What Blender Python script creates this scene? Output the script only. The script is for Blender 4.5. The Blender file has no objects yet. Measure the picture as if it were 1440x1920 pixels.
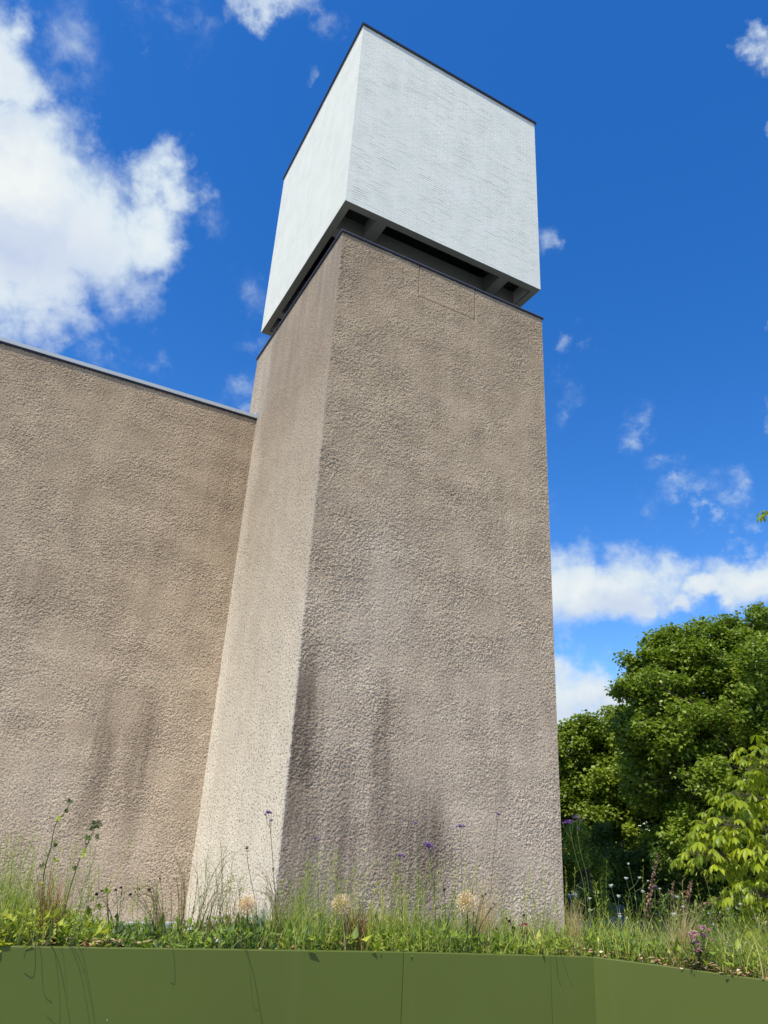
import bpy, math, random
import numpy as np
from mathutils import Vector, Matrix

random.seed(7)
RNG = np.random.default_rng(7)
scn = bpy.context.scene
COL = scn.collection
R = math.radians

# ------------------------------------------------------------------ camera
EYE = 2.6                                   # the lens above the ground by the wall
FPX, PITCH, ROLL = 1358.2, 0.40862, 0.0610
_f = np.array([0, math.cos(PITCH), math.sin(PITCH)])
_u = np.array([0, -math.sin(PITCH), math.cos(PITCH)])
_r = np.array([1.0, 0, 0])
CR = math.cos(ROLL) * _r + math.sin(ROLL) * _u
CU = -math.sin(ROLL) * _r + math.cos(ROLL) * _u
CF = _f
cam = bpy.data.cameras.new('camera')
cam.sensor_fit = 'VERTICAL'
cam.sensor_height = 24.0
cam.lens = 24.0 * FPX / 1920.0
cam.clip_start, cam.clip_end = 0.05, 3000
camo = bpy.data.objects.new('camera', cam)
COL.objects.link(camo)
camo.matrix_world = Matrix(((CR[0], CU[0], -CF[0], 0), (CR[1], CU[1], -CF[1], 0),
                            (CR[2], CU[2], -CF[2], EYE), (0, 0, 0, 1)))
scn.camera = camo


def ray(px, py):
    d = (px - 720) * CR - (py - 960) * CU + FPX * CF
    return d / np.linalg.norm(d)


def at(px, py, Y):
    """photo pixel -> survey point at a distance Y; and metres per pixel there"""
    d = ray(px, py)
    p = d * (Y / d[1])
    return np.array([p[0], p[1], p[2] + EYE]), float(p @ CF) / FPX


# ------------------------------------------------------------------ mesh helpers
def link(o, parent=None):
    COL.objects.link(o)
    if parent is not None:
        o.parent = parent
    return o


def np_mesh(name, V, F, mat, parent=None, tint=None, smooth=False):
    """V (n,3), F (m,k) all faces with k corners; tint one value per vertex"""
    V = np.ascontiguousarray(V, dtype=np.float32)
    F = np.ascontiguousarray(F, dtype=np.int32)
    me = bpy.data.meshes.new(name)
    me.vertices.add(len(V))
    me.vertices.foreach_set('co', V.ravel())
    m, k = F.shape
    me.loops.add(m * k)
    me.loops.foreach_set('vertex_index', F.ravel())
    me.polygons.add(m)
    me.polygons.foreach_set('loop_start', np.arange(0, m * k, k, dtype=np.int32))
    me.polygons.foreach_set('loop_total', np.full(m, k, dtype=np.int32))
    if smooth:
        me.polygons.foreach_set('use_smooth', np.ones(m, dtype=bool))
    if tint is not None:
        a = me.attributes.new('tint', 'FLOAT', 'POINT')
        a.data.foreach_set('value', np.ascontiguousarray(tint, dtype=np.float32))
    me.update(calc_edges=True)
    me.validate()
    if mat:
        me.materials.append(mat)
    return link(bpy.data.objects.new(name, me), parent)


class MB:
    """collects plain shapes, then links them as one mesh"""
    def __init__(s):
        s.v, s.f, s.t = [], [], []

    def add(s, v, f, t=0.5):
        o = len(s.v)
        s.v += [tuple(map(float, p)) for p in v]
        s.f += [tuple(i + o for i in q) for q in f]
        s.t += [t] * len(v) if np.isscalar(t) else list(t)

    def box(s, a, b):
        (x0, y0, z0), (x1, y1, z1) = a, b
        s.add([(x0, y0, z0), (x1, y0, z0), (x1, y1, z0), (x0, y1, z0), (x0, y0, z1), (x1, y0, z1), (x1, y1, z1), (x0, y1, z1)],
              [(0, 3, 2, 1), (4, 5, 6, 7), (0, 1, 5, 4), (1, 2, 6, 5), (2, 3, 7, 6), (3, 0, 4, 7)])

    def tube(s, pts, r0, r1=None, n=5, t=0.5, cap=True):
        pts = [np.array(p, float) for p in pts]
        r1 = r0 if r1 is None else r1
        L = len(pts)
        ring = []
        ref = np.array([0.31, 0.9, 0.2])
        for i, p in enumerate(pts):
            d = pts[min(i + 1, L - 1)] - pts[max(i - 1, 0)]
            d /= np.linalg.norm(d) + 1e-9
            a = np.cross(d, ref)
            if np.linalg.norm(a) < 1e-3:
                a = np.cross(d, (1, 0, 0))
            a /= np.linalg.norm(a)
            b = np.cross(d, a)
            r = r0 + (r1 - r0) * i / max(L - 1, 1)
            ring += [p + r * (math.cos(6.2832 * k / n) * a + math.sin(6.2832 * k / n) * b) for k in range(n)]
        f = []
        for i in range(L - 1):
            for k in range(n):
                k2 = (k + 1) % n
                f.append((i * n + k, i * n + k2, (i + 1) * n + k2, (i + 1) * n + k))
        if cap:
            f.append(tuple(range((L - 1) * n, L * n)))
            f.append(tuple(range(n - 1, -1, -1)))
        s.add(ring, f, t)

    def ball(s, c, r, t=0.5, seg=7, rings=5, squash=1.0, jit=0.12):
        v, f = [], []
        for i in range(rings + 1):
            th = math.pi * i / rings
            for k in range(seg):
                ph = 6.2832 * k / seg
                q = r * (1 + random.uniform(-jit, jit))
                v.append((c[0] + q * math.sin(th) * math.cos(ph), c[1] + q * math.sin(th) * math.sin(ph), c[2] + q * squash * math.cos(th)))
        for i in range(rings):
            for k in range(seg):
                k2 = (k + 1) % seg
                f.append((i * seg + k, (i + 1) * seg + k, (i + 1) * seg + k2, i * seg + k2))
        s.add(v, f, t)

    def leaf(s, base, d, up, L, W, t=0.5, fold=0.25, droop=0.2, kind='ovate'):
        d = np.array(d, float); d /= np.linalg.norm(d)
        up = np.array(up, float)
        side = np.cross(d, up); side /= np.linalg.norm(side) + 1e-9
        nrm = np.cross(side, d)
        prof = {'ovate': [(0, 0), (.25, .85), (.55, 1), (.8, .55), (1, 0)],
                'obovate': [(0, .1), (.3, .42), (.62, .95), (.8, .9), (1, 0.02)],
                'lance': [(0, .2), (.3, 1), (.6, .8), (.85, .4), (1, 0)]}[kind]
        v, f = [], []
        for (x, w) in prof:
            m = np.array(base) + d * L * x - nrm * droop * L * x * x
            h = W * .5 * w
            v += [m - side * h + nrm * fold * h, m, m + side * h + nrm * fold * h]
        for i in range(len(prof) - 1):
            a = 3 * i
            f += [(a, a + 1, a + 4, a + 3), (a + 1, a + 2, a + 5, a + 4)]
        s.add(v, f, t)

    def ribbon(s, pts, w, t=0.5, face=(0, -1, 0)):
        pts = [np.array(p, float) for p in pts]
        L = len(pts)
        v, f = [], []
        for i, p in enumerate(pts):
            d = pts[min(i + 1, L - 1)] - pts[max(i - 1, 0)]
            sd = np.cross(d, face); sd /= np.linalg.norm(sd) + 1e-9
            q = i / (L - 1)
            h = w * .5 * (1 - .9 * q ** 1.6)
            v += [p - sd * h, p + sd * h]
        for i in range(L - 1):
            f.append((2 * i, 2 * i + 1, 2 * i + 3, 2 * i + 2))
        s.add(v, f, t)

    def build(s, name, mat, parent=None, smooth=False):
        me = bpy.data.meshes.new(name)
        me.from_pydata(s.v, [], s.f)
        a = me.attributes.new('tint', 'FLOAT', 'POINT')
        a.data.foreach_set('value', np.array(s.t, dtype=np.float32))
        if smooth:
            for p in me.polygons:
                p.use_smooth = True
        me.validate()
        if mat:
            me.materials.append(mat)
        return link(bpy.data.objects.new(name, me), parent)


def empty(name, loc=(0, 0, 0), rz=0.0):
    o = bpy.data.objects.new(name, None)
    o.empty_display_size = 0.2
    o.location = loc
    o.rotation_euler = (0, 0, rz)
    return link(o)


def tag(o, label=None, cat=None, group=None, kind=None):
    if label: o['label'] = label
    if cat: o['category'] = cat
    if group: o['group'] = group
    if kind: o['kind'] = kind
    return o


# ------------------------------------------------------------------ material helpers
class Mat:
    def __init__(s, name):
        s.m = bpy.data.materials.new(name)
        s.m.use_nodes = True
        s.nt = s.m.node_tree
        s.nt.nodes.clear()
        s.out = s.nt.nodes.new('ShaderNodeOutputMaterial')

    def n(s, t, ins=None, **props):
        nd = s.nt.nodes.new(t)
        for k, v in props.items():
            setattr(nd, k, v)
        for k, v in (ins or {}).items():
            s.put(nd.inputs[k], v)
        return nd

    def put(s, sock, v):
        if isinstance(v, bpy.types.NodeSocket):
            s.nt.links.new(v, sock)
        elif isinstance(v, (tuple, list)) and len(v) == 3 and sock.type == 'RGBA':
            sock.default_value = (*v, 1)
        else:
            sock.default_value = v

    def math(s, op, a, b=0.0, c=None, clamp=False):
        nd = s.n('ShaderNodeMath', {0: a, 1: b}, operation=op, use_clamp=clamp)
        if c is not None: s.put(nd.inputs[2], c)
        return nd.outputs[0]

    def noise(s, vec, scale, detail=2.0, rough=0.5, dist=0.0):
        return s.n('ShaderNodeTexNoise', {'Vector': vec, 'Scale': scale, 'Detail': detail, 'Roughness': rough, 'Distortion': dist}).outputs['Fac']

    def remap(s, x, a, b, c=0.0, d=1.0, smooth=True):
        return s.n('ShaderNodeMapRange', {'Value': x, 'From Min': a, 'From Max': b, 'To Min': c, 'To Max': d},
                   interpolation_type='SMOOTHSTEP' if smooth else 'LINEAR').outputs[0]

    def mix(s, fac, a, b, mode='MIX'):
        nd = s.n('ShaderNodeMix', data_type='RGBA', blend_type=mode)
        s.put(nd.inputs[0], fac); s.put(nd.inputs[6], a); s.put(nd.inputs[7], b)
        return nd.outputs[2]

    def ramp(s, fac, stops):
        nd = s.n('ShaderNodeValToRGB', {'Fac': fac})
        e = nd.color_ramp.elements
        while len(e) < len(stops): e.new(0.5)
        for el, (p, c) in zip(e, stops):
            el.position = p
            el.color = (*c, 1)
        return nd.outputs[0]

    def coord(s, which='Object'):
        return s.n('ShaderNodeTexCoord').outputs[which]

    def scale(s, vec, sc, loc=(0, 0, 0)):
        return s.n('ShaderNodeMapping', {'Vector': vec, 'Scale': sc, 'Location': loc}).outputs[0]

    def xyz(s, vec):
        nd = s.n('ShaderNodeSeparateXYZ', {0: vec})
        return nd.outputs[0], nd.outputs[1], nd.outputs[2]

    def bump(s, h, strength, dist):
        return s.n('ShaderNodeBump', {'Height': h, 'Strength': strength, 'Distance': dist}).outputs[0]

    def surf(s, col, rough=0.6, spec=0.5, normal=None, metal=0.0, translucent=0.0, tcol=None):
        b = s.n('ShaderNodeBsdfPrincipled', {'Base Color': col, 'Roughness': rough, 'Specular IOR Level': spec, 'Metallic': metal})
        if normal is not None: s.put(b.inputs['Normal'], normal)
        o = b.outputs[0]
        if translucent:
            t = s.n('ShaderNodeBsdfTranslucent', {'Color': tcol if tcol is not None else col})
            mx = s.n('ShaderNodeMixShader', {0: translucent, 1: o, 2: t.outputs[0]})
            o = mx.outputs[0]
        s.nt.links.new(o, s.out.inputs['Surface'])
        return s.m


def leafy(name, stops, rough=0.5, translucent=0.3, spec=0.4, tgain=(1.25, 1.3, 0.6)):
    """foliage: colour from the per-leaf 'tint' value"""
    m = Mat(name)
    a = m.n('ShaderNodeAttribute', attribute_name='tint').outputs['Fac']
    c = m.ramp(a, stops)
    tc = m.mix(1.0, c, tgain, 'MULTIPLY')
    return m.surf(c, rough, spec, translucent=translucent, tcol=tc)


def plain(name, col, rough=0.6, spec=0.4, metal=0.0, var=0.12, sc=9.0):
    m = Mat(name)
    nz = m.noise(m.coord(), sc, 4)
    c = m.mix(nz, tuple(x * (1 - var) for x in col), tuple(min(1, x * (1 + var)) for x in col))
    return m.surf(c, rough, spec, metal=metal)


# roughcast render; local x runs along the right face, local y along the left one, z up
def roughcast(name, base_stops, streaks, left_pale=False, seed=0.0):
    m = Mat(name)
    P = m.coord()
    x, y, z = m.xyz(P)
    big = m.noise(m.scale(P, (1, 1, 1), (seed, 3, 1)), 0.45, 4, 0.55)
    zz = m.math('ADD', z, m.math('MULTIPLY', m.math('SUBTRACT', big, 0.5), 5.0))
    c = m.ramp(m.remap(zz, 0.0, 17.0, smooth=False), base_stops)
    # mottling of the wash at arm's length and at hand size
    mid = m.noise(m.scale(P, (1, 1, 0.8)), 1.6, 5, 0.6)
    c = m.mix(1.0, c, m.ramp(mid, [(0.3, (0.84, 0.83, 0.82)), (0.7, (1.12, 1.12, 1.1))]), 'MULTIPLY')
    # rain streaks: noise drawn out downwards
    st = m.noise(m.scale(P, (2.2, 2.2, 0.16)), 1.0, 4, 0.6)
    c = m.mix(1.0, c, m.ramp(st, [(0.35, (0.94, 0.935, 0.93)), (0.6, (1.03, 1.03, 1.025))]), 'MULTIPLY')
    # day joints: faint level bands
    bd = m.noise(m.scale(P, (0.22, 0.22, 1.25), (0, 0, seed)), 1.0, 4, 0.6)
    c = m.mix(1.0, c, m.ramp(bd, [(0.35, (0.91, 0.90, 0.885)), (0.62, (1.05, 1.05, 1.045))]), 'MULTIPLY')
    # soot and damp marks with a place of their own
    wob = m.math('MULTIPLY', m.math('SUBTRACT', m.noise(m.scale(P, (2.6, 2.6, 0.9)), 1.0, 6, 0.72), 0.5), 0.85)
    drip = m.noise(m.scale(P, (7.0, 7.0, 0.5)), 1.0, 5, 0.65)
    for (cx, cz, rx, rz, k) in streaks:
        dx = m.math('DIVIDE', m.math('ADD', m.math('SUBTRACT', x, cx), wob), rx)
        dz = m.math('DIVIDE', m.math('SUBTRACT', z, cz), rz)
        d = m.math('SQRT', m.math('ADD', m.math('MULTIPLY', dx, dx), m.math('MULTIPLY', dz, dz)))
        g = m.remap(d, 1.0, 0.25)
        g = m.math('MULTIPLY', g, m.remap(drip, 0.36, 0.58, 0.55, 1.0))
        if k > 0:
            c = m.mix(m.math('MULTIPLY', g, k), c, (0.125, 0.092, 0.066))
        else:
            c = m.mix(m.math('MULTIPLY', g, -k), c, (0.56, 0.52, 0.47))
    # warm ochre bloom
    oc = m.noise(m.scale(P, (0.7, 0.7, 0.3), (seed + 5, 0, 0)), 1.0, 3)
    c = m.mix(m.remap(oc, 0.55, 0.75, 0, 0.16), c, (0.46, 0.34, 0.22))
    # crevice shade and lit lumps of the render, painted as random speckle
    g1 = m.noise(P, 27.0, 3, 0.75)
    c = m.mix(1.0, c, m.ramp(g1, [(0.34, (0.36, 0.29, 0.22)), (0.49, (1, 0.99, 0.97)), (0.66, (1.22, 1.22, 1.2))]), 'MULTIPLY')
    if left_pale:
        # the flank (normal -x) is paler low down and finer, its pit shadows painted as dark speckle
        nrm = m.n('ShaderNodeNewGeometry').outputs['True Normal']
        obn = m.n('ShaderNodeVectorTransform', {0: nrm}, vector_type='NORMAL', convert_from='WORLD', convert_to='OBJECT').outputs[0]
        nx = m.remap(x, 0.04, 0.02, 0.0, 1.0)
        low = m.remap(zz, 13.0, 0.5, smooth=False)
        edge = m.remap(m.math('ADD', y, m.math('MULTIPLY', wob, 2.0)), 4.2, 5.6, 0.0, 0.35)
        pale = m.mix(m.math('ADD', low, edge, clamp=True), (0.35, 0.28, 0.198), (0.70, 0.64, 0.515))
        pit_shade = m.noise(m.scale(P, (20, 12, 25)), 1.0, 2, 0.75)
        pale = m.mix(m.remap(pit_shade, 0.37, 0.45, 0.9, 0.0), pale, (0.17, 0.14, 0.11))
        pale = m.mix(1.0, pale, m.ramp(mid, [(0.3, (0.9, 0.89, 0.88)), (0.7, (1.06, 1.05, 1.03))]), 'MULTIPLY')
        topd = m.math('MULTIPLY', m.remap(zz, 11.5, 16.5), m.remap(st, 0.62, 0.35))
        pale = m.mix(m.math('MULTIPLY', topd, 0.6), pale, (0.2, 0.165, 0.13))
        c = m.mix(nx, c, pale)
    fine = m.noise(P, 75.0, 3, 0.65)
    return m.surf(c, 0.95, 0.15, m.bump(fine, 0.6, 0.012))


IXF = -0.026


def white_brick(name):
    m = Mat(name)
    P = m.coord()
    x, y, z = m.xyz(P)
    uv = m.n('ShaderNodeCombineXYZ', {0: m.math('ADD', x, y), 1: z, 2: 0.0}).outputs[0]
    wig = m.noise(m.scale(P, (0.6, 0.6, 3)), 1.0, 2)
    uvw = m.n('ShaderNodeVectorMath', {0: uv, 1: m.n('ShaderNodeCombineXYZ', {0: 0.0, 1: m.math('MULTIPLY', wig, 0.05), 2: 0.0}).outputs[0]}, operation='ADD').outputs[0]
    bk = m.n('ShaderNodeTexBrick', {'Vector': uvw, 'Scale': 1.0, 'Mortar Size': 0.008, 'Mortar Smooth': 0.25, 'Bias': 0.0,
                                    'Brick Width': 0.26, 'Row Height': 0.083, 'Color1': (0.3, 0.3, 0.3), 'Color2': (0.8, 0.8, 0.8), 'Mortar': (0, 0, 0)}, offset=0.5)
    joint = bk.outputs['Fac']
    # bed joints only; where the paint bridged them they vanish
    row = m.math('FRACT', m.math('DIVIDE', m.xyz(uvw)[1], 0.083))
    bed = m.remap(m.math('ABSOLUTE', m.math('SUBTRACT', row, 0.5)), 0.36, 0.46)
    open1 = m.noise(m.scale(P, (1.5, 1.5, 8.0)), 1.0, 3, 0.6)
    open2 = m.noise(m.scale(P, (0.5, 0.5, 0.55)), 1.0, 3, 0.6)
    op = m.math('MULTIPLY', m.remap(open1, 0.47, 0.66), m.remap(open2, 0.36, 0.62, 0.25, 1.0))
    op = m.math('MULTIPLY', op, m.remap(x, IXF + 0.002, IXF + 0.02, 0.3, 1.0))
    gap = m.math('MULTIPLY', bed, op)
    grime = m.noise(m.scale(P, (1, 1, 1)), 1.3, 6, 0.65)
    c = m.ramp(grime, [(0.3, (0.62, 0.635, 0.55)), (0.5, (0.67, 0.68, 0.592)), (0.72, (0.715, 0.715, 0.635))])
    each = m.n('ShaderNodeSeparateColor', {0: bk.outputs['Color']}).outputs[0]
    c = m.mix(1.0, c, m.ramp(each, [(0.0, (0.97, 0.975, 0.975)), (1.0, (1.02, 1.02, 1.02))]), 'MULTIPLY')
    vs = m.noise(m.scale(P, (3, 3, 0.25)), 1.0, 4, 0.6)
    c = m.mix(1.0, c, m.ramp(vs, [(0.3, (0.95, 0.955, 0.955)), (0.6, (1, 1, 1))]), 'MULTIPLY')
    c = m.mix(m.math('MULTIPLY', gap, 0.8), c, (0.13, 0.13, 0.125))
    h = m.math('ADD', m.math('MULTIPLY', joint, -0.55), m.math('ADD', m.math('MULTIPLY', each, 0.5), m.math('MULTIPLY', m.noise(P, 18.0, 5, 0.65), 0.9)))
    h = m.math('ADD', h, m.math('MULTIPLY', gap, -1.2))
    return m.surf(c, 0.75, 0.25, m.bump(h, 0.75, 0.012))


M = {}
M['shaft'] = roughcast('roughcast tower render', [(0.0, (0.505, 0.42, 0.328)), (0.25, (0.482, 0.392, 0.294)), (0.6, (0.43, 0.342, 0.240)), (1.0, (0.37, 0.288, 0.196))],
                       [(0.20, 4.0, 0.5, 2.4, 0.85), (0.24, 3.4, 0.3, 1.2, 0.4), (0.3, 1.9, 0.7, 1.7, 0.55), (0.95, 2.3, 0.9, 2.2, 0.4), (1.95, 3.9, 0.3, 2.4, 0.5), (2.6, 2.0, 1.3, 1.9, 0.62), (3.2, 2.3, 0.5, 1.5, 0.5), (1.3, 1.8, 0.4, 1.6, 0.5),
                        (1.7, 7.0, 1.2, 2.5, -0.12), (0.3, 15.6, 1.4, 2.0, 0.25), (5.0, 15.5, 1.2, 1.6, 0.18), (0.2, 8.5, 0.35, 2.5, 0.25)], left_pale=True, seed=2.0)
M['wall'] = roughcast('roughcast hall render', [(0.0, (0.502, 0.418, 0.322)), (0.3, (0.475, 0.385, 0.284)), (0.6, (0.418, 0.334, 0.238)), (1.0, (0.366, 0.288, 0.202))],
                      [(-2.5, 3.7, 0.4, 2.7, 0.52), (-1.6, 3.6, 0.55, 2.6, 0.48),  (-0.2, 11.5, 1.3, 3.5, 0.25), (-4.9, 7.2, 1.6, 1.2, 0.22), (-2.2, 8.8, 2.0, 0.8, 0.18), (-3.5, 3.0, 0.9, 1.4, -0.12)], seed=11.0)
M['white'] = white_brick('white painted brick')
M['coping'] = plain('dark sheet metal', (0.028, 0.026, 0.033), 0.4, 0.5, 0.3)
M['coping_edge'] = plain('bright drip edge', (0.16, 0.16, 0.17), 0.45, 0.4, 0.3)
M['zinc'] = plain('zinc sheet', (0.37, 0.41, 0.43), 0.5, 0.4, 0.0, 0.06, 2.0)
M['soffit'] = plain('grey painted concrete', (0.15, 0.165, 0.14), 0.85, 0.2, 0, 0.15, 3)
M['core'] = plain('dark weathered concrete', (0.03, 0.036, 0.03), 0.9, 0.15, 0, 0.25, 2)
M['hole'] = plain('black louvre', (0.008, 0.008, 0.008), 0.9, 0.1)
M['plinth'] = plain('pale grey plinth stone', (0.42, 0.44, 0.46), 0.8, 0.2, 0, 0.15, 4)


def planter_mat():
    m = Mat('olive green powder coat')
    P = m.coord()
    nz = m.noise(P, 1.1, 4, 0.6)
    c = m.ramp(nz, [(0.3, (0.077, 0.100, 0.018)), (0.7, (0.087, 0.113, 0.021))])
    x, y, z = m.xyz(P)
    run = m.noise(m.scale(P, (14, 14, 0.5)), 1.0, 3)
    c = m.mix(m.remap(run, 0.58, 0.8, 0, 0.12), c, (0.15, 0.16, 0.075))
    spk = m.n('ShaderNodeTexVoronoi', {'Vector': P, 'Scale': 7.0}).outputs['Distance']
    c = m.mix(m.remap(spk, 0.022, 0.014), c, (0.42, 0.42, 0.32))
    return m.surf(c, 0.5, 0.2, m.bump(m.noise(P, 2.5, 3), 0.08, 0.02))


M['planter'] = planter_mat()


def soil_mat():
    m = Mat('garden soil')
    P = m.coord()
    n1 = m.noise(P, 22, 5, 0.65)
    c = m.ramp(n1, [(0.3, (0.035, 0.024, 0.015)), (0.6, (0.10, 0.072, 0.045)), (0.75, (0.2, 0.15, 0.09))])
    return m.surf(c, 0.95, 0.1, m.bump(n1, 0.9, 0.03))


M['soil'] = soil_mat()


def ground_mat():
    m = Mat('grey court paving')
    P = m.coord()
    n1 = m.noise(P, 1.4, 6, 0.65)
    c = m.ramp(n1, [(0.3, (0.26, 0.26, 0.25)), (0.7, (0.36, 0.355, 0.34))])
    bk = m.n('ShaderNodeTexBrick', {'Vector': P, 'Scale': 1.0, 'Mortar Size': 0.006, 'Brick Width': 0.6, 'Row Height': 0.4, 'Color1': (0.9, 0.9, 0.9), 'Color2': (1, 1, 1), 'Mortar': (0.4, 0.4, 0.4)})
    c = m.mix(1.0, c, bk.outputs['Color'], 'MULTIPLY')
    return m.surf(c, 0.9, 0.2)


M['ground'] = ground_mat()
M['bark'] = plain('bark', (0.09, 0.07, 0.05), 0.9, 0.1, 0, 0.35, 6)

M['leaf_big'] = leafy('broad green leaves', [(0.0, (0.085, 0.135, 0.013)), (0.45, (0.165, 0.24, 0.022)), (0.8, (0.24, 0.32, 0.034)), (1.0, (0.33, 0.39, 0.055))], 0.45, 0.38, 0.4)
M['leaf_mid'] = leafy('mid green leaves', [(0.0, (0.09, 0.14, 0.013)), (0.5, (0.185, 0.26, 0.026)), (1.0, (0.30, 0.37, 0.045))], 0.45, 0.38, 0.4)
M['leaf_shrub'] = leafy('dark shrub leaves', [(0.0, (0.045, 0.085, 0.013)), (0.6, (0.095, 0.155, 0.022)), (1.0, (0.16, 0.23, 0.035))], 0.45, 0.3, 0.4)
M['leaf_lime'] = leafy('lime chestnut leaves', [(0.0, (0.12, 0.19, 0.009)), (0.5, (0.23, 0.30, 0.011)), (1.0, (0.36, 0.42, 0.02))], 0.42, 0.42, 0.4, (1.3, 1.25, 0.5))
M['grass'] = leafy('meadow blades', [(0.0, (0.12, 0.17, 0.075)), (0.3, (0.20, 0.27, 0.06)), (0.6, (0.31, 0.38, 0.06)), (0.82, (0.42, 0.44, 0.10)), (1.0, (0.55, 0.44, 0.24))], 0.55, 0.35, 0.3)
M['herb'] = leafy('low herb leaves', [(0.0, (0.085, 0.14, 0.055)), (0.35, (0.14, 0.22, 0.035)), (0.7, (0.25, 0.34, 0.035)), (1.0, (0.42, 0.44, 0.05))], 0.5, 0.35, 0.4)
M['stem'] = leafy('green brown stems', [(0.0, (0.05, 0.045, 0.02)), (0.5, (0.10, 0.12, 0.035)), (1.0, (0.22, 0.27, 0.09))], 0.6, 0.1, 0.3)
M['russet'] = leafy('russet blades', [(0.0, (0.13, 0.06, 0.02)), (0.5, (0.32, 0.17, 0.07)), (1.0, (0.50, 0.33, 0.18))], 0.6, 0.35, 0.3, (1.2, 1.0, 0.8))
M['straw'] = leafy('straw and dry blades', [(0.0, (0.42, 0.29, 0.13)), (0.5, (0.66, 0.49, 0.25)), (1.0, (0.8, 0.66, 0.40))], 0.7, 0.35, 0.2, (1.1, 1.0, 0.8))
M['allium'] = leafy('cream allium stars', [(0.0, (0.62, 0.45, 0.22)), (0.5, (0.82, 0.68, 0.42)), (1.0, (0.9, 0.8, 0.58))], 0.7, 0.35, 0.2, (1.1, 1.0, 0.85))
M['reddish'] = leafy('reddish arching blades', [(0.0, (0.07, 0.05, 0.02)), (0.5, (0.15, 0.11, 0.035)), (1.0, (0.22, 0.22, 0.07))], 0.55, 0.25, 0.3)
M['purple'] = leafy('purple florets', [(0.0, (0.11, 0.05, 0.17)), (0.5, (0.26, 0.14, 0.38)), (1.0, (0.45, 0.31, 0.58))], 0.6, 0.3, 0.2, (1.1, 1, 1.1))
M['magenta'] = leafy('magenta petals', [(0.0, (0.25, 0.03, 0.08)), (1.0, (0.55, 0.10, 0.24))], 0.6, 0.3, 0.2, (1.1, 1, 1))
M['pink'] = leafy('pale pink petals', [(0.0, (0.35, 0.12, 0.13)), (0.5, (0.58, 0.33, 0.34)), (1.0, (0.72, 0.55, 0.6))], 0.6, 0.3, 0.2, (1, 1, 1))
M['white_petal'] = leafy('white florets', [(0.0, (0.6, 0.6, 0.5)), (1.0, (0.82, 0.82, 0.78))], 0.6, 0.3, 0.2, (1, 1, 1))
M['dead'] = leafy('dead seed heads', [(0.0, (0.016, 0.010, 0.010)), (0.6, (0.06, 0.03, 0.022)), (1.0, (0.2, 0.12, 0.08))], 0.85, 0.0, 0.1)
M['capsule'] = leafy('dry brown capsules', [(0.0, (0.14, 0.07, 0.04)), (0.5, (0.33, 0.19, 0.12)), (1.0, (0.52, 0.36, 0.25))], 0.8, 0.1, 0.1)
M['litter'] = leafy('dry leaf litter', [(0.0, (0.16, 0.09, 0.05)), (0.5, (0.4, 0.26, 0.13)), (1.0, (0.66, 0.53, 0.36))], 0.8, 0.15, 0.1)
M['blue_grass'] = leafy('blue green leaves', [(0.0, (0.06, 0.12, 0.11)), (1.0, (0.15, 0.24, 0.2))], 0.6, 0.3, 0.2, (1, 1, 1))

# ------------------------------------------------------------------ sun and sky
SUN_EL, SUN_AZ = R(60), R(30)               # azimuth: to the left of straight behind the camera
sun_dir = Vector((-math.sin(SUN_AZ) * math.cos(SUN_EL), -math.cos(SUN_AZ) * math.cos(SUN_EL), math.sin(SUN_EL)))
sl = bpy.data.lights.new('sun', 'SUN')
sl.energy = 4.2
sl.angle = R(0.53)
sl.color = (1.0, 0.925, 0.79)
so = link(bpy.data.objects.new('sun', sl))
so.rotation_euler = (-sun_dir).to_track_quat('-Z', 'Y').to_euler()

world = bpy.data.worlds.new('World')
scn.world = world
world.use_nodes = True


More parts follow.
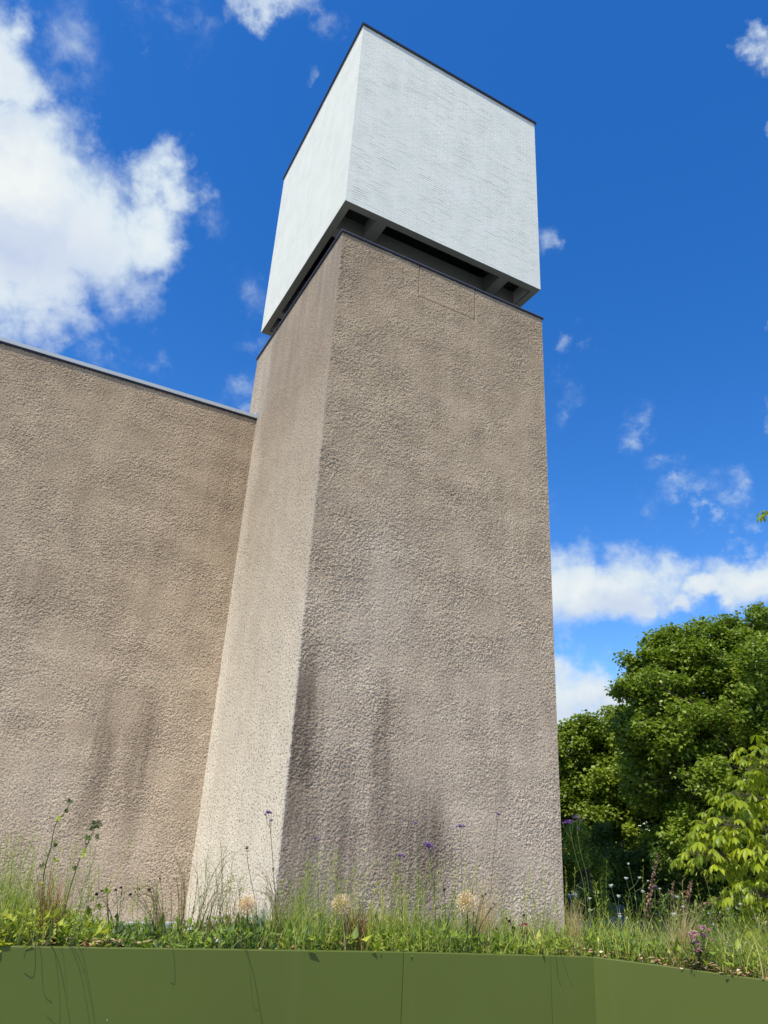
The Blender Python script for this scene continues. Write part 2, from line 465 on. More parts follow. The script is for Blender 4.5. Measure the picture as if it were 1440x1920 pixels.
def build_world():
    w = Mat.__new__(Mat)
    w.nt = world.node_tree
    w.nt.nodes.clear()
    out = w.nt.nodes.new('ShaderNodeOutputWorld')
    sky = w.n('ShaderNodeTexSky', sky_type='NISHITA')
    sky.sun_disc = False
    sky.sun_elevation = SUN_EL
    sky.sun_rotation = math.atan2(sun_dir.x, sun_dir.y)
    sky.altitude = 300
    sky.air_density = 1.0
    sky.dust_density = 0.4
    sky.ozone_density = 2.5
    hs = w.n('ShaderNodeHueSaturation', {'Hue': 0.510, 'Saturation': 1.38, 'Value': 1.0, 'Color': sky.outputs[0]})
    gm = hs.outputs[0]
    D = w.coord('Generated')
    # domain warp, so that cloud edges billow
    def vnoise(scale, det, rough):
        return w.n('ShaderNodeTexNoise', {'Vector': D, 'Scale': scale, 'Detail': det, 'Roughness': rough})
    n1 = vnoise(6.0, 7, 0.6)
    off = w.n('ShaderNodeVectorMath', {0: n1.outputs['Color'], 1: (0.5, 0.5, 0.5)}, operation='SUBTRACT').outputs[0]
    off = w.n('ShaderNodeVectorMath', {0: off, 'Scale': 0.19}, operation='SCALE').outputs[0]
    DW = w.n('ShaderNodeVectorMath', {0: D, 1: off}, operation='ADD').outputs[0]

    def blobs(lst, vec):
        acc = None
        for (px, py, rx, ry, rot, k) in lst:
            c = ray(px, py)
            right = np.cross(c, (0, 0, 1.0)); right /= np.linalg.norm(right)
            up = np.cross(right, c)
            a = math.radians(rot)
            e1 = math.cos(a) * right + math.sin(a) * up
            e2 = -math.sin(a) * right + math.cos(a) * up
            cs = float(c @ CF)
            m = Matrix(((e1[0], e2[0], c[0]), (e1[1], e2[1], c[1]), (e1[2], e2[2], c[2])))
            s = cs / FPX * cs
            mp = w.n('ShaderNodeMapping', {'Vector': vec, 'Location': tuple(c), 'Rotation': tuple(m.to_euler('XYZ')),
                                           'Scale': (rx * s, ry * s, max(rx, ry) * s)}, vector_type='TEXTURE')
            ln = w.n('ShaderNodeVectorMath', {0: mp.outputs[0]}, operation='LENGTH').outputs['Value']
            g = w.remap(ln, 1.25, 0.0, 0.0, k)
            acc = g if acc is None else w.math('MAXIMUM', acc, g)
        return acc

    solid = [(-10, 220, 110, 90, 0, 1.1), (-40, 140, 140, 200, 0, 1.0), (20, 60, 70, 110, 0, .8), (40, 330, 200, 200, 0, 1.15), (20, 470, 150, 120, 0, 1.1), (150, 460, 200, 140, 0, 1.0), (290, 340, 95, 110, 0, 1.0),
             (265, 440, 120, 100, 0, 1.0), (60, 560, 150, 70, 0, .75), (-60, 560, 150, 150, 0, .9), (70, 640, 60, 50, -50, .55), (-30, 700, 60, 60, 0, .7),
             (520, -14, 150, 66, 0, .85),
             (1455, 85, 64, 90, 0, .95), (1465, 200, 40, 80, 0, .85), (1462, 545, 40, 75, 0, .8),
             (1090, 1090, 140, 105, 0, 1.0), (1010, 1085, 140, 110, 0, 1.0), (1200, 1108, 125, 98, 0, 1.0), (1265, 1150, 70, 38, 10, .8), (1330, 1125, 80, 50, 0, 1.0), (1400, 1100, 120, 78, 12, 1.0), (1500, 1100, 140, 95, 0, 1.0), (1230, 1165, 90, 34, 0, .7),
             (1060, 1310, 95, 85, 0, 1.0), (1120, 1350, 90, 75, 0, 1.0), (990, 1330, 110, 110, 0, 1.0), (1160, 1400, 80, 60, 0, .8), (870, 1180, 160, 100, 0, 1.0)]
    wisps = [(110, 80, 70, 80, 40, .5), (225, 645, 48, 22, -40, .62), (262, 690, 36, 18, -55, .55), (385, 440, 42, 45, 0, .52), (400, 385, 40, 30, 0, .36), (330, -2, 90, 22, 0, .42),
             (250, 585, 30, 20, 0, .42), (470, 545, 30, 40, 60, .33), (460, 760, 45, 24, 20, .6), (480, 645, 32, 20, 0, .42), (175, 205, 30, 22, 0, .42), (565, 120, 18, 14, 30, .38), (265, 70, 20, 14, 0, .3),
             (1012, 432, 24, 34, 0, .58), (1063, 742, 36, 26, 20, .55), (1065, 775, 18, 30, 0, .4), (1212, 805, 28, 24, 60, .5), (1052, 636, 24, 16, 50, .42), (1105, 652, 20, 12, 0, .3),
             (1305, 935, 52, 20, 12, .58), (1238, 945, 22, 24, 60, .5), (1398, 912, 24, 30, 50, .52), (1392, 950, 34, 20, 20, .5), (1326, 985, 26, 12, 0, .68), (1378, 1028, 26, 14, 20, .55), (1345, 1062, 26, 14, 40, .5),
             (1430, 260, 34, 24, 0, .42), (1160, 1250, 60, 20, -20, .5), (1265, 880, 24, 14, -20, .32), (1068, 1180, 30, 14, 0, .42), (1438, 760, 14, 26, 0, .45), (1155, 1225, 22, 12, 0, .42)]
    fb = vnoise(13.0, 9, 0.62).outputs['Fac']
    fb2 = vnoise(34.0, 6, 0.6).outputs['Fac']
    S = blobs(solid, DW)
    n2 = vnoise(9.0, 8, 0.66)
    o2 = w.n('ShaderNodeVectorMath', {0: n2.outputs['Color'], 1: (0.5, 0.5, 0.5)}, operation='SUBTRACT').outputs[0]
    o2 = w.n('ShaderNodeVectorMath', {0: o2, 'Scale': 0.16}, operation='SCALE').outputs[0]
    Wp = blobs([(a, b, c * 1.5, d * 1.5, e, k) for a, b, c, d, e, k in wisps], w.n('ShaderNodeVectorMath', {0: D, 1: o2}, operation='ADD').outputs[0])
    fS = w.math('SUBTRACT', w.math('ADD', w.math('MULTIPLY', fb, 1.05), w.math('MULTIPLY', fb2, 0.25)), 0.65)
    dens = w.remap(w.math('ADD', S, fS), 0.08, 0.74)
    gate = w.remap(S, 0.0, 0.12)
    dens = w.math('MULTIPLY', dens, gate)
    fW = w.math('ADD', fb, w.math('MULTIPLY', fb2, 0.35))
    dw = w.math('MULTIPLY', w.math('MULTIPLY', w.remap(Wp, 0.0, 0.7), w.remap(fW, 0.54, 1.0)), 1.0)
    dens = w.math('MAXIMUM', dens, dw)
    # thick parts seen from below are bluish grey, tops and rims white
    shade = blobs([(30, 470, 120, 130, 0, 1.0), (140, 540, 150, 90, 0, .9), (20, 250, 60, 80, 0, .5), (80, 620, 110, 60, 0, .9), (270, 520, 90, 50, 0, .7), (520, -20, 120, 40, 0, .6),
                   (1180, 1150, 130, 40, -8, .8), (1060, 1150, 80, 28, 0, .6), (1080, 1370, 110, 70, 0, .7), (1010, 1380, 90, 60, 0, .6), (1380, 1130, 70, 24, 10, .3), (1450, 110, 40, 40, 0, .5)], DW)
    dens = w.math('MINIMUM', dens, 1.0)
    sh = w.math('ADD', w.math('MULTIPLY', shade, 0.9), w.math('MULTIPLY', w.math('SUBTRACT', fb, 0.5), 0.9), clamp=True)
    core = w.remap(w.math('ADD', S, fS), 0.45, 1.25)
    bright = w.mix(core, (3.2, 3.75, 4.25), (4.3, 4.45, 4.4))
    cc = w.mix(sh, bright, (2.65, 3.1, 4.0))
    col = w.mix(dens, gm, cc)
    bg = w.n('ShaderNodeBackground', {'Color': col, 'Strength': 0.148})
    w.nt.links.new(bg.outputs[0], out.inputs['Surface'])


build_world()
scn.view_settings.view_transform = 'Standard'
scn.view_settings.look = 'None'
scn.view_settings.exposure = 0.5
scn.view_settings.gamma = 1.0
scn.view_settings.use_curve_mapping = False
scn.cycles.max_bounces = 6
scn.cycles.use_denoising = True

# ------------------------------------------------------------------ ground
g = MB()
g.add([(-400, -400, 0), (400, -400, 0), (400, 900, 0), (-400, 900, 0)], [(0, 1, 2, 3)])
tag(g.build('ground', M['ground']), kind='structure')

# ------------------------------------------------------------------ roughcast sheets
class Lattice:
    def __init__(s, seed):
        s.r = np.random.default_rng(seed)
        s.t = s.r.random((256, 256)).astype(np.float32)

    def __call__(s, x, y):
        xi = np.floor(x).astype(int); yi = np.floor(y).astype(int)
        fx = x - xi; fy = y - yi
        fx = fx * fx * (3 - 2 * fx); fy = fy * fy * (3 - 2 * fy)
        a = s.t[xi % 256, yi % 256]; b = s.t[(xi + 1) % 256, yi % 256]
        c = s.t[xi % 256, (yi + 1) % 256]; d = s.t[(xi + 1) % 256, (yi + 1) % 256]
        return (a * (1 - fx) + b * fx) * (1 - fy) + (c * (1 - fx) + d * fx) * fy * 1.0


def rough_height(s, t, seed, amp):
    """thrown-on render: short lumpy strands"""
    L = [Lattice(seed * 10 + i) for i in range(6)]
    ca, sa = math.cos(0.5), math.sin(0.5)
    s2, t2 = ca * s - sa * t, sa * s + ca * t
    ws = s + 0.04 * (L[4](s / .08, t / .08) - .5)
    wt = t + 0.04 * (L[5](s / .08 + 9, t / .08) - .5)
    a = L[0](ws / .029, wt / .022)
    b = 1 - np.abs(2 * L[1](s2 / .030 + 3, t2 / .021) - 1)
    c = L[2](wt / .060 + 7, ws / .045)
    patch = 0.40 + 0.85 * L[3](s / .9, t / .7) + 0.35 * (L[4](s / .25, t / .2) - .5)
    return amp * patch * ((a - .5) * 1.1 + (b - .55) * .7 + (c - .5) * .55)


def sheet(length, z0, z1, ds, dz, seed, amp, fade0=0.03, fade1=0.03):
    ns, nz = int(length / ds) + 1, int((z1 - z0) / dz) + 1
    s = np.linspace(0, length, ns); z = np.linspace(z0, z1, nz)
    Sg, Zg = np.meshgrid(s, z, indexing='ij')
    h = rough_height(Sg, Zg, seed, amp)
    e = np.clip(np.minimum(Sg / fade0, (length - Sg) / fade1), 0, 1)
    h = h * e
    idx = np.arange(ns * nz).reshape(ns, nz)
    F = np.stack([idx[:-1, :-1], idx[1:, :-1], idx[1:, 1:], idx[:-1, 1:]], -1).reshape(-1, 4)
    return Sg.ravel(), Zg.ravel(), h.ravel(), F


# ------------------------------------------------------------------ bell tower
TH = 0.47144
A, B = 6.382, 6.468
ZT, ZW0, ZW1 = 13.721 + EYE, 14.724 + EYE, 21.657 + EYE
WALL_Y, ZWALL = 5.524, 11.015 + EYE
tower = empty('bell_tower', (-1.4718, 14.0, 0), TH)
tag(tower, 'tall square bell tower, brown roughcast shaft under a white brick box', 'tower')

SP = 0.0098
V, F = [], []
off = 0
def add_part(v, f):
    global off
    V.append(v); F.append(f + off); off += len(v)
# right-hand face in the photograph (local y = 0)
s, z, h, f = sheet(A, 0.0, ZT - 0.05, SP, SP, 1, 0.0138)
# a flush panel cut into the render near the top
line = np.zeros_like(s)
for (xa, xb, za, zb) in ((2.262, 2.292, ZT - 1.04, ZT), (4.03, 4.06, ZT - 1.06, ZT), (2.27, 4.05, ZT - 1.055, ZT - 1.022)):
    line = np.maximum(line, ((s > xa) & (s < xb) & (z > za) & (z < zb)).astype(float))
h = h * (1 - line) - 0.022 * line
add_part(np.stack([s, -h, z], 1), f)
# left flank (local x = 0), finer spatter
s, z, h, f = sheet(B, 0.0, ZT - 0.05, 0.016, SP, 2, 0.0075)
add_part(np.stack([-h, s, z], 1), f[:, ::-1])
# the two faces turned away
for (P0, P1) in (((A, 0), (A, B)), ((A, B), (0, B))):
    s, z, h, f = sheet(math.dist(P0, P1), 0, ZT - 0.05, 0.08, 0.08, 5, 0.012)
    d = (np.array(P1) - np.array(P0)) / math.dist(P0, P1)
    n = np.array([d[1], -d[0]])
    add_part(np.stack([P0[0] + d[0] * s + n[0] * h, P0[1] + d[1] * s + n[1] * h, z], 1), f)
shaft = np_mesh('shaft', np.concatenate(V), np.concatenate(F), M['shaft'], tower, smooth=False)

c = MB()
c.box((-0.035, -0.035, ZT - 0.055), (A + 0.035, B + 0.035, ZT - 0.004))
c.build('coping', M['coping'], tower)
c = MB()
for q in (((-0.045, -0.045), (A + 0.045, -0.035)), ((-0.045, -0.035), (-0.035, B + 0.045)), ((A + 0.035, -0.035), (A + 0.045, B + 0.045)), ((-0.035, B + 0.035), (A + 0.035, B + 0.045))):
    c.box((*q[0], ZT - 0.014), (*q[1], ZT + 0.002))
c.build('drip_edge', M['coping_edge'], tower)

# white belfry box: four brick walls
IX, IY = -0.026, -0.026
AX, BY = 6.381, 6.467
bel = MB()
x0, y0, x1, y1 = IX, IY, IX + AX, IY + BY
T = 0.2
bel.box((x0, y0, ZW0 + 0.004), (x1, y0 + T, ZW1))
bel.box((x0, y1 - T, ZW0 + 0.004), (x1, y1, ZW1))
bel.box((x0, y0 + T, ZW0 + 0.004), (x0 + T, y1 - T, ZW1))
bel.box((x1 - T, y0 + T, ZW0 + 0.004), (x1, y1 - T, ZW1))
belfry = bel.build('belfry_box', M['white'], tower)
c = MB()
c.box((x0 - 0.05, y0 - 0.05, ZW1), (x1 + 0.05, y1 + 0.05, ZW1 + 0.065))
c.build('roof_coping', M['coping'], belfry)
# the soffit: rim plates and crossed beams, seen from below
c = MB()
D1, D2 = 1.02, 1.33
rim = 0.21
zb = ZW0 + 0.55
c.box((x0 + .003, y0 + .003, ZW0), (x1 - .003, y0 + rim, ZW0 + 0.06))
c.box((x0 + .003, y1 - rim, ZW0), (x1 - .003, y1 - .003, ZW0 + 0.06))
c.box((x0 + .003, y0 + rim, ZW0), (x0 + rim, y1 - rim, ZW0 + 0.06))
c.box((x1 - rim, y0 + rim, ZW0), (x1 - .003, y1 - rim, ZW0 + 0.06))
c.build('soffit_rim', M['soffit'], belfry)
for xa in (x0 + D1, x1 - D2):
    c = MB(); c.box((xa, y0 + rim + .002, ZW0 + .002), (xa + D2 - D1, y1 - rim - .002, zb))
    c.build('beam', M['soffit'], belfry)
for ya in (y0 + D1, y1 - D2):
    for (xa, xb) in ((x0 + rim + .002, x0 + D1 - .002), (x0 + D2 + .002, x1 - D2 - .002), (x1 - D1 + .002, x1 - rim - .002)):
        c = MB(); c.box((xa, ya, ZW0 + .004), (xb, ya + D2 - D1, zb - .003))
        c.build('beam', M['soffit'], belfry)
for (xa, xb) in ((x0 + T, x0 + D1), (x1 - D1, x1 - T)):
    for (ya, yb) in ((y0 + T, y0 + D1), (y1 - D1, y1 - T)):
        c = MB(); c.box((xa, ya, zb + .01), (xb, yb, zb + 0.12))
        c.build('coffer_ceiling', M['core'], belfry)
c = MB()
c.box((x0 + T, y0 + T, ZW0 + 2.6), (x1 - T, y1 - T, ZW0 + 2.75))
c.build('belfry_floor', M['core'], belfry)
# core that carries the box
k0, k1, k2, k3 = x0 + 1.5, x1 - 1.5, y0 + 1.5, y1 - 1.5
c = MB()
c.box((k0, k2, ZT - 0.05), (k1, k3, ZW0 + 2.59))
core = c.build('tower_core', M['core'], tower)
for xa in (3.12, 3.53):
    c = MB(); c.box((xa, k2 - 0.012, 15.44 + EYE), (xa + 0.25, k2 + 0.05, 15.70 + EYE))
    c.build('vent_opening', M['hole'], core)
c = MB()
c.box((0.1, 0.1, ZT - 0.16), (A - 0.1, B - 0.1, ZT - 0.06))
c.build('shaft_roof', M['core'], tower)

# ------------------------------------------------------------------ hall behind, with its long blank wall
hall = empty('church_hall', (-1.4718 - WALL_Y * math.sin(TH), 14.0 + WALL_Y * math.cos(TH), 0), TH)
tag(hall, 'long blank brown roughcast hall wall with pale metal edge, left of the tower', 'building')
WL = 7.6
s, z, h, f = sheet(WL, 0.2, ZWALL - 0.09, SP, SP, 3, 0.0120, 0.03, 0.03)
np_mesh('wall', np.stack([s - WL, -h, z], 1), f, M['wall'], hall)
c = MB()
c.box((-WL - 9, 0.02, 0), (-WL, 10, ZWALL - 0.1))
c.box((-WL, 0.06, 0), (-0.02, 10, ZWALL - 0.1))
c.build('body', M['wall'], hall)
c = MB()
c.box((-WL - 9, -0.06, ZWALL - 0.045), (-0.004, 0.5, ZWALL + 0.06))
c.build('roof_edge', M['zinc'], hall)
c = MB()
c.box((-WL - 9, -0.035, ZWALL - 0.10), (-0.003, 0.03, ZWALL - 0.047))
c.build('shadow_gap', M['coping'], hall)
c = MB()
c.box((-0.06, -0.075, ZWALL - 0.05), (-0.003, 0.5, ZWALL + 0.14))
c.build('end_upstand', M['zinc'], hall)
c = MB()
c.box((-WL - 9, -0.11, 0), (-0.01, -0.02, 0.32))
c.build('plinth', M['plinth'], hall)
c = MB()
c.box((-WL - 9, -0.16, 0.322), (-0.01, -0.02, 0.36))
c.build('plinth_flashing', M['zinc'], hall)

# ------------------------------------------------------------------ planter in front
ZR = EYE - 0.5                              # rim height
rim_pts = [(-3.6, 2.52), (-1.3587, 3.2223), (0.2039, 3.6758), (0.8845, 3.8285), (1.0927, 3.8744)]
ret_pts = [(1.0927, 3.8744), (1.4266, 3.7002), (1.7216, 3.5163), (2.7, 2.90)]
planter = empty('planter', (0, 0, 0))
tag(planter, 'long olive green metal planter trough with an angled corner, full of meadow plants', 'planter')


def panel(p, q, name, gap=0.0018, thick=0.016, lip=0.022):
    p = np.array(p); q = np.array(q)
    d = (q - p) / np.linalg.norm(q - p)
    n = np.array([-d[1], d[0]])
    if n[1] < 0: n = -n                      # inwards, away from the camera
    a, b = p + d * gap, q - d * gap
    prof = [(0.0, ZR - 2.05), (0.0, ZR - 0.003), (0.003, ZR), (lip, ZR), (lip, ZR - 0.02), (thick * .5, ZR - 0.02), (thick * .5, ZR - 2.05)]
    v = [(*(a + n * i), z) for i, z in prof] + [(*(b + n * i), z) for i, z in prof]
    k = len(prof)
    f = [(i, (i + 1) % k, k + (i + 1) % k, k + i) for i in range(k)] + [tuple(range(k - 1, -1, -1)), tuple(range(k, 2 * k))]
    m = MB(); m.add(v, f)
    return m.build(name, M['planter'], planter)


for i in range(len(rim_pts) - 1):
    panel(rim_pts[i], rim_pts[i + 1], 'panel', gap=0.0012 if i in (1, 2) else 0.0004)
panel(ret_pts[0], ret_pts[1], 'panel', gap=0.0)
panel(ret_pts[1], ret_pts[2], 'panel', gap=0.0)
panel(ret_pts[2], ret_pts[3], 'panel', gap=0.0)
back_pts = [(3.2, 3.55), (2.4, 4.05), (1.30, 4.72), (0.2, 4.26), (-1.6, 3.76), (-3.8, 3.1)]
m = MB()
for p, q in zip(back_pts[:-1], back_pts[1:]):
    p = np.array(p); q = np.array(q); d = (q - p) / np.linalg.norm(q - p); n = np.array([-d[1], d[0]]) * .016
    v = [(*p, ZR - 2.05), (*q, ZR - 2.05), (*(q + n), ZR - 2.05), (*(p + n), ZR - 2.05), (*p, ZR - .02), (*q, ZR - .02), (*(q + n), ZR - .02), (*(p + n), ZR - .02)]
    m.add(v, [(0, 3, 2, 1), (4, 5, 6, 7), (0, 1, 5, 4), (1, 2, 6, 5), (2, 3, 7, 6), (3, 0, 4, 7)])
m.build('back_panel', M['planter'], planter)
ZS = ZR - 0.03
front = rim_pts + ret_pts[1:]
poly = [(*p, ZS) for p in front] + [(*p, ZS) for p in back_pts]
ctr = np.mean(np.array(front + back_pts), 0)
poly = [(ctr[0] + (p[0] - ctr[0]) * .985, p[1] + 0.02 * (1 if i < len(front) else -1), ZS) for i, p in enumerate(poly)]
m = MB(); m.add(poly, [tuple(range(len(poly)))])
tag(m.build('soil', M['soil']), kind='structure')

# ------------------------------------------------------------------ planting helpers
RIM_PX = [(-120, 1772), (0, 1774), (400, 1779), (757, 1785), (1112, 1794), (1275, 1815), (1440, 1838), (1560, 1858)]


def rimy(px):
    for (a, b), (c, d) in zip(RIM_PX[:-1], RIM_PX[1:]):
        if px <= c: return b + (d - b) * (px - a) / (c - a)
    return RIM_PX[-1][1]


def base(px, d):
    """a point on the soil, a distance d behind the rim, in line with photo column px"""
    dr = ray(px, rimy(px))
    p = dr * ((ZR - EYE) / dr[2])
    bk = np.array([dr[0], dr[1], 0]); bk /= np.linalg.norm(bk)
    p = p + bk * d
    return np.array([p[0], p[1], ZS])


def over(px, py, b):
    """the point above soil point b's distance that shows at photo pixel px, py"""
    return at(px, py, b[1])[0]


def curve(pts, n=8):
    """Catmull-Rom through the given points"""
    P = [np.array(p, float) for p in pts]
    P = [2 * P[0] - P[1]] + P + [2 * P[-1] - P[-2]]
    out = []
    for i in range(1, len(P) - 2):
        for k in range(n):
            t = k / n
            out.append(.5 * ((2 * P[i]) + (-P[i - 1] + P[i + 1]) * t + (2 * P[i - 1] - 5 * P[i] + 4 * P[i + 1] - P[i + 2]) * t * t + (-P[i - 1] + 3 * P[i] - 3 * P[i + 1] + P[i + 2]) * t ** 3))
    out.append(P[-2])
    return out


def rnd(a, b): return random.uniform(a, b)


def blades(name, bases, lean, height, curv, width, tint, mat, parent=None, seg=5, spin=None):
    """many grass blades at once: bases (n,3), lean (n,2) horizontal run at the tip"""
    n = len(bases)
    q = np.linspace(0, 1, seg + 1)[None, :, None]
    ln = np.concatenate([lean, np.zeros((n, 1))], 1)[:, None, :]
    up = np.array([0, 0, 1.0])[None, None, :]
    P = bases[:, None, :] + ln * q ** 1.7 + up * (height[:, None, None] * (q - curv[:, None, None] * q ** 3))
    ang = RNG.uniform(-1.0, 1.0, n) if spin is None else spin
    sd = np.stack([np.cos(ang), np.sin(ang), np.zeros(n)], 1)[:, None, :]
    w = width[:, None, None] * .5 * (1 - .93 * q ** 1.5)
    Lf, Rt = P - sd * w, P + sd * w
    V = np.stack([Lf, Rt], 2).reshape(-1, 3)
    k = 2 * (seg + 1)
    o = (np.arange(n) * k)[:, None, None]
    i = np.arange(seg)[None, :, None] * 2
    F = (o + i + np.array([0, 1, 3, 2])[None, None, :]).reshape(-1, 4)
    return np_mesh(name, V, F, mat, parent, tint=np.repeat(tint, k))


def lerp_zone(px, zones):
    xs = [z[0] for z in zones]; ys = [z[1] for z in zones]
    return np.interp(px, xs, ys)


# ------------------------------------------------------------------ meadow mass
def meadow():
    N = 9000
    px = RNG.uniform(-620, 1640, N)
    d = RNG.uniform(0.03, 0.60, N)
    # height of the fine growth along the planter, photo columns -> metres
    H = lerp_zone(px, [(-90, .30), (60, .26), (150, .13), (220, .09), (340, .10), (420, .14), (520, .22), (620, .22), (700, .18), (760, .22), (860, .2), (950, .2), (1050, .20), (1150, .22), (1300, .22), (1440, .26), (1540, .28)])
    dens = lerp_zone(px, [(-90, 1), (200, .55), (230, .4), (350, .45), (420, .8), (1540, 1)])
    keep = RNG.random(N) < dens
    px, d, H = px[keep], d[keep], H[keep]
    n = len(px)
    b = np.array([base(a, c) for a, c in zip(px, d)])
    ht = H * RNG.uniform(.35, 1.15, n)
    lean = RNG.normal(0, .28, (n, 2)) * ht[:, None]
    t = np.clip(RNG.normal(.46, .2, n) + .10 * np.sin(px / 37) + .1 * (px > 900), 0, .93)
    t = np.where((px > 200) & (px < 520), t * .72, t)
    straw = RNG.random(n) < .06
    t = np.where(straw, 1.0, t)
    o = blades('meadow_grass', b, lean, ht, RNG.uniform(.05, .4, n), RNG.uniform(.0022, .0055, n), t, M['grass'])
    tag(o, 'fine mixed green meadow blades filling the trough from end to end', 'grass', kind='stuff')
    # feathery stalks standing over the blades
    N = 420
    px = np.concatenate([RNG.uniform(-80, 160, 80), RNG.uniform(-600, -80, 90), RNG.uniform(530, 880, 130), RNG.uniform(860, 1520, 110), RNG.uniform(200, 540, 30)])
    m = MB()
    for x in px:
        p = base(x, rnd(.05, .5))
        hgt = rnd(.14, .42) * (1.0 if x > 500 or x < 170 else .7)
        tp = p + np.array([random.gauss(0, .05), random.gauss(0, .04), hgt])
        path = curve([p, (p + tp) / 2 + np.array([random.gauss(0, .012), 0, 0]), tp], 5)
        t = min(.95, max(.1, random.gauss(.55, .2)))
        m.tube(path, .0011, .0006, 3, t, cap=False)
        for k in range(2, len(path)):
            for _ in range(3):
                a = rnd(0, 6.28)
                m.leaf(path[k] + np.array([0, 0, rnd(-.02, .02)]), (math.cos(a), math.sin(a), rnd(.6, 1.6)), (.1, .1, 1), rnd(.012, .032), rnd(.0022, .0045), min(1, max(0, t + rnd(-.1, .15))), kind='lance')
    tag(m.build('meadow_stalks', M['grass']), 'feathery leafy stalks rising above the meadow blades along the trough', 'meadow stalks', kind='stuff')
    # leafy ground layer
    N = 16000
    px = RNG.uniform(-620, 1640, N)
    d = RNG.uniform(0.015, 0.55, N) ** 1.0
    top = lerp_zone(px, [(-90, .15), (70, .13), (160, .09), (230, .05), (330, .055), (430, .09), (600, .08), (800, .09), (1000, .08), (1120, .1), (1300, .1), (1440, .12)])
    b = np.array([base(a, c) for a, c in zip(px, d)])
    z = RNG.random(N) ** 1.2 * top
    b[:, 2] += z + .004
    L = RNG.uniform(.014, .036, N) * (1 + .9 * (RNG.random(N) < .16))
    W = L * RNG.uniform(.28, .6, N)
    az = RNG.uniform(0, 2 * np.pi, N); el = RNG.uniform(-.3, 1.0, N)
    dv = np.stack([np.cos(az) * np.cos(el), np.sin(az) * np.cos(el), np.sin(el)], 1)
    sd = np.stack([-np.sin(az), np.cos(az), RNG.normal(0, .3, N)], 1)
    sd /= np.linalg.norm(sd, axis=1)[:, None]
    nn = np.cross(sd, dv)
    tip = b + dv * L[:, None] - nn * (L * .15)[:, None]
    mid = b + dv * (L * .5)[:, None]
    V = np.stack([b, mid - sd * W[:, None] * .5 + nn * (W * .18)[:, None], tip, mid + sd * W[:, None] * .5 + nn * (W * .18)[:, None], mid], 1).reshape(-1, 3)
    o5 = (np.arange(N) * 5)[:, None]
    F = np.concatenate([o5 + np.array([0, 4, 1]), o5 + np.array([1, 4, 2]), o5 + np.array([2, 4, 3]), o5 + np.array([3, 4, 0])], 0)
    t = np.clip(RNG.normal(.58, .17, N) + .12 * np.sin(px / 53 + 1) + .22 * (px < 160) - .22 * ((px > 200) & (px < 520)), 0, 1)
    t = np.where((px > 165) & (px < 205), np.clip(t + .35, 0, 1), t)
    o = np_mesh('ground_cover', V, F, M['herb'], tint=np.repeat(t, 5))
    tag(o, 'low leafy herbs carpeting the soil just behind the green rim', 'ground cover', kind='stuff')
    # dry leaves on the soil by the rim
    m = MB()
    for (c, sp, n) in ((150, 50, 45), (235, 25, 12), (1095, 22, 24), (1250, 60, 80), (1345, 30, 60), (1425, 25, 46), (700, 300, 30)):
        for _ in range(n):
            p = base(random.gauss(c, sp), rnd(.012, .06)); p[2] += rnd(.012, .055)
            az = rnd(0, 6.28)
            m.leaf(p, (math.cos(az), math.sin(az), rnd(-.1, .5)), (0, 0, 1), rnd(.018, .04), rnd(.012, .022), rnd(0, 1), fold=rnd(-.3, .8), droop=rnd(-.3, .3))
    tag(m.build('leaf_litter', M['litter']), 'curled dry tan leaves lying along the planter rim', 'leaf litter', kind='stuff')


meadow()

# ------------------------------------------------------------------ single plants
def verbena(heads, bpx, d, label, mat='purple', stem_t=.35, mids=(), r=.0014, leaves=2):
    """heads: (px, py, size px); first head tops the main stem"""
    b = base(bpx, d)
    root = empty('verbena', b)
    tag(root, label, 'flower', 'tall purple verbenas')
    off = np.array(b)
    top = over(heads[0][0], heads[0][1], b) - off
    path = curve([(0, 0, 0)] + [over(x, y, b) - off for x, y in mids] + [top], 7)
    m = MB()
    m.tube(path, r * 1.25, r * .75, 5, stem_t)
    for (x, y, s) in heads[1:]:
        tp = over(x, y, b) - off
        tp[1] += rnd(-.03, .03)
        k = min(range(len(path)), key=lambda i: abs((path[i][2]) - (tp[2] - abs(tp[0] - top[0]) * 1.8 - .035)))
        m.tube(curve([path[k], (path[k] + tp) / 2 + np.array([(tp[0] - path[k][0]) * .2, 0, -.006]), tp], 4), r * .8, r * .6, 4, stem_t)
    for _ in range(leaves):
        k = int(rnd(.15, .6) * len(path))
        a = rnd(0, 6.28)
        m.leaf(path[k], (math.cos(a), math.sin(a), .7), (0, 0, 1), rnd(.03, .06), .008, stem_t + .2, kind='lance')
    m.build('stem', M['stem'], root)
    for (x, y, s) in heads:
        c = over(x, y, b) - off
        mp = at(x, y, b[1])[1]
        rad = s * .5 * mp
        h = MB()
        for _ in range(34):
            a, q = rnd(0, 6.28), math.sqrt(random.random()) * rad
            p = c + np.array([q * math.cos(a), q * math.sin(a), rnd(-.25, .45) * rad - q * q / rad * .35])
            az = rnd(0, 6.28)
            h.leaf(p, (math.cos(az), math.sin(az), rnd(.1, .8)), (0, 0, 1), rad * rnd(.3, .5), rad * rnd(.25, .4), rnd(0, 1))
        h.ball(c - np.array([0, 0, rad * .25]), rad * .5, .1, 6, 4, .7)
        h.build('flower_head', M[mat], root)
    return root


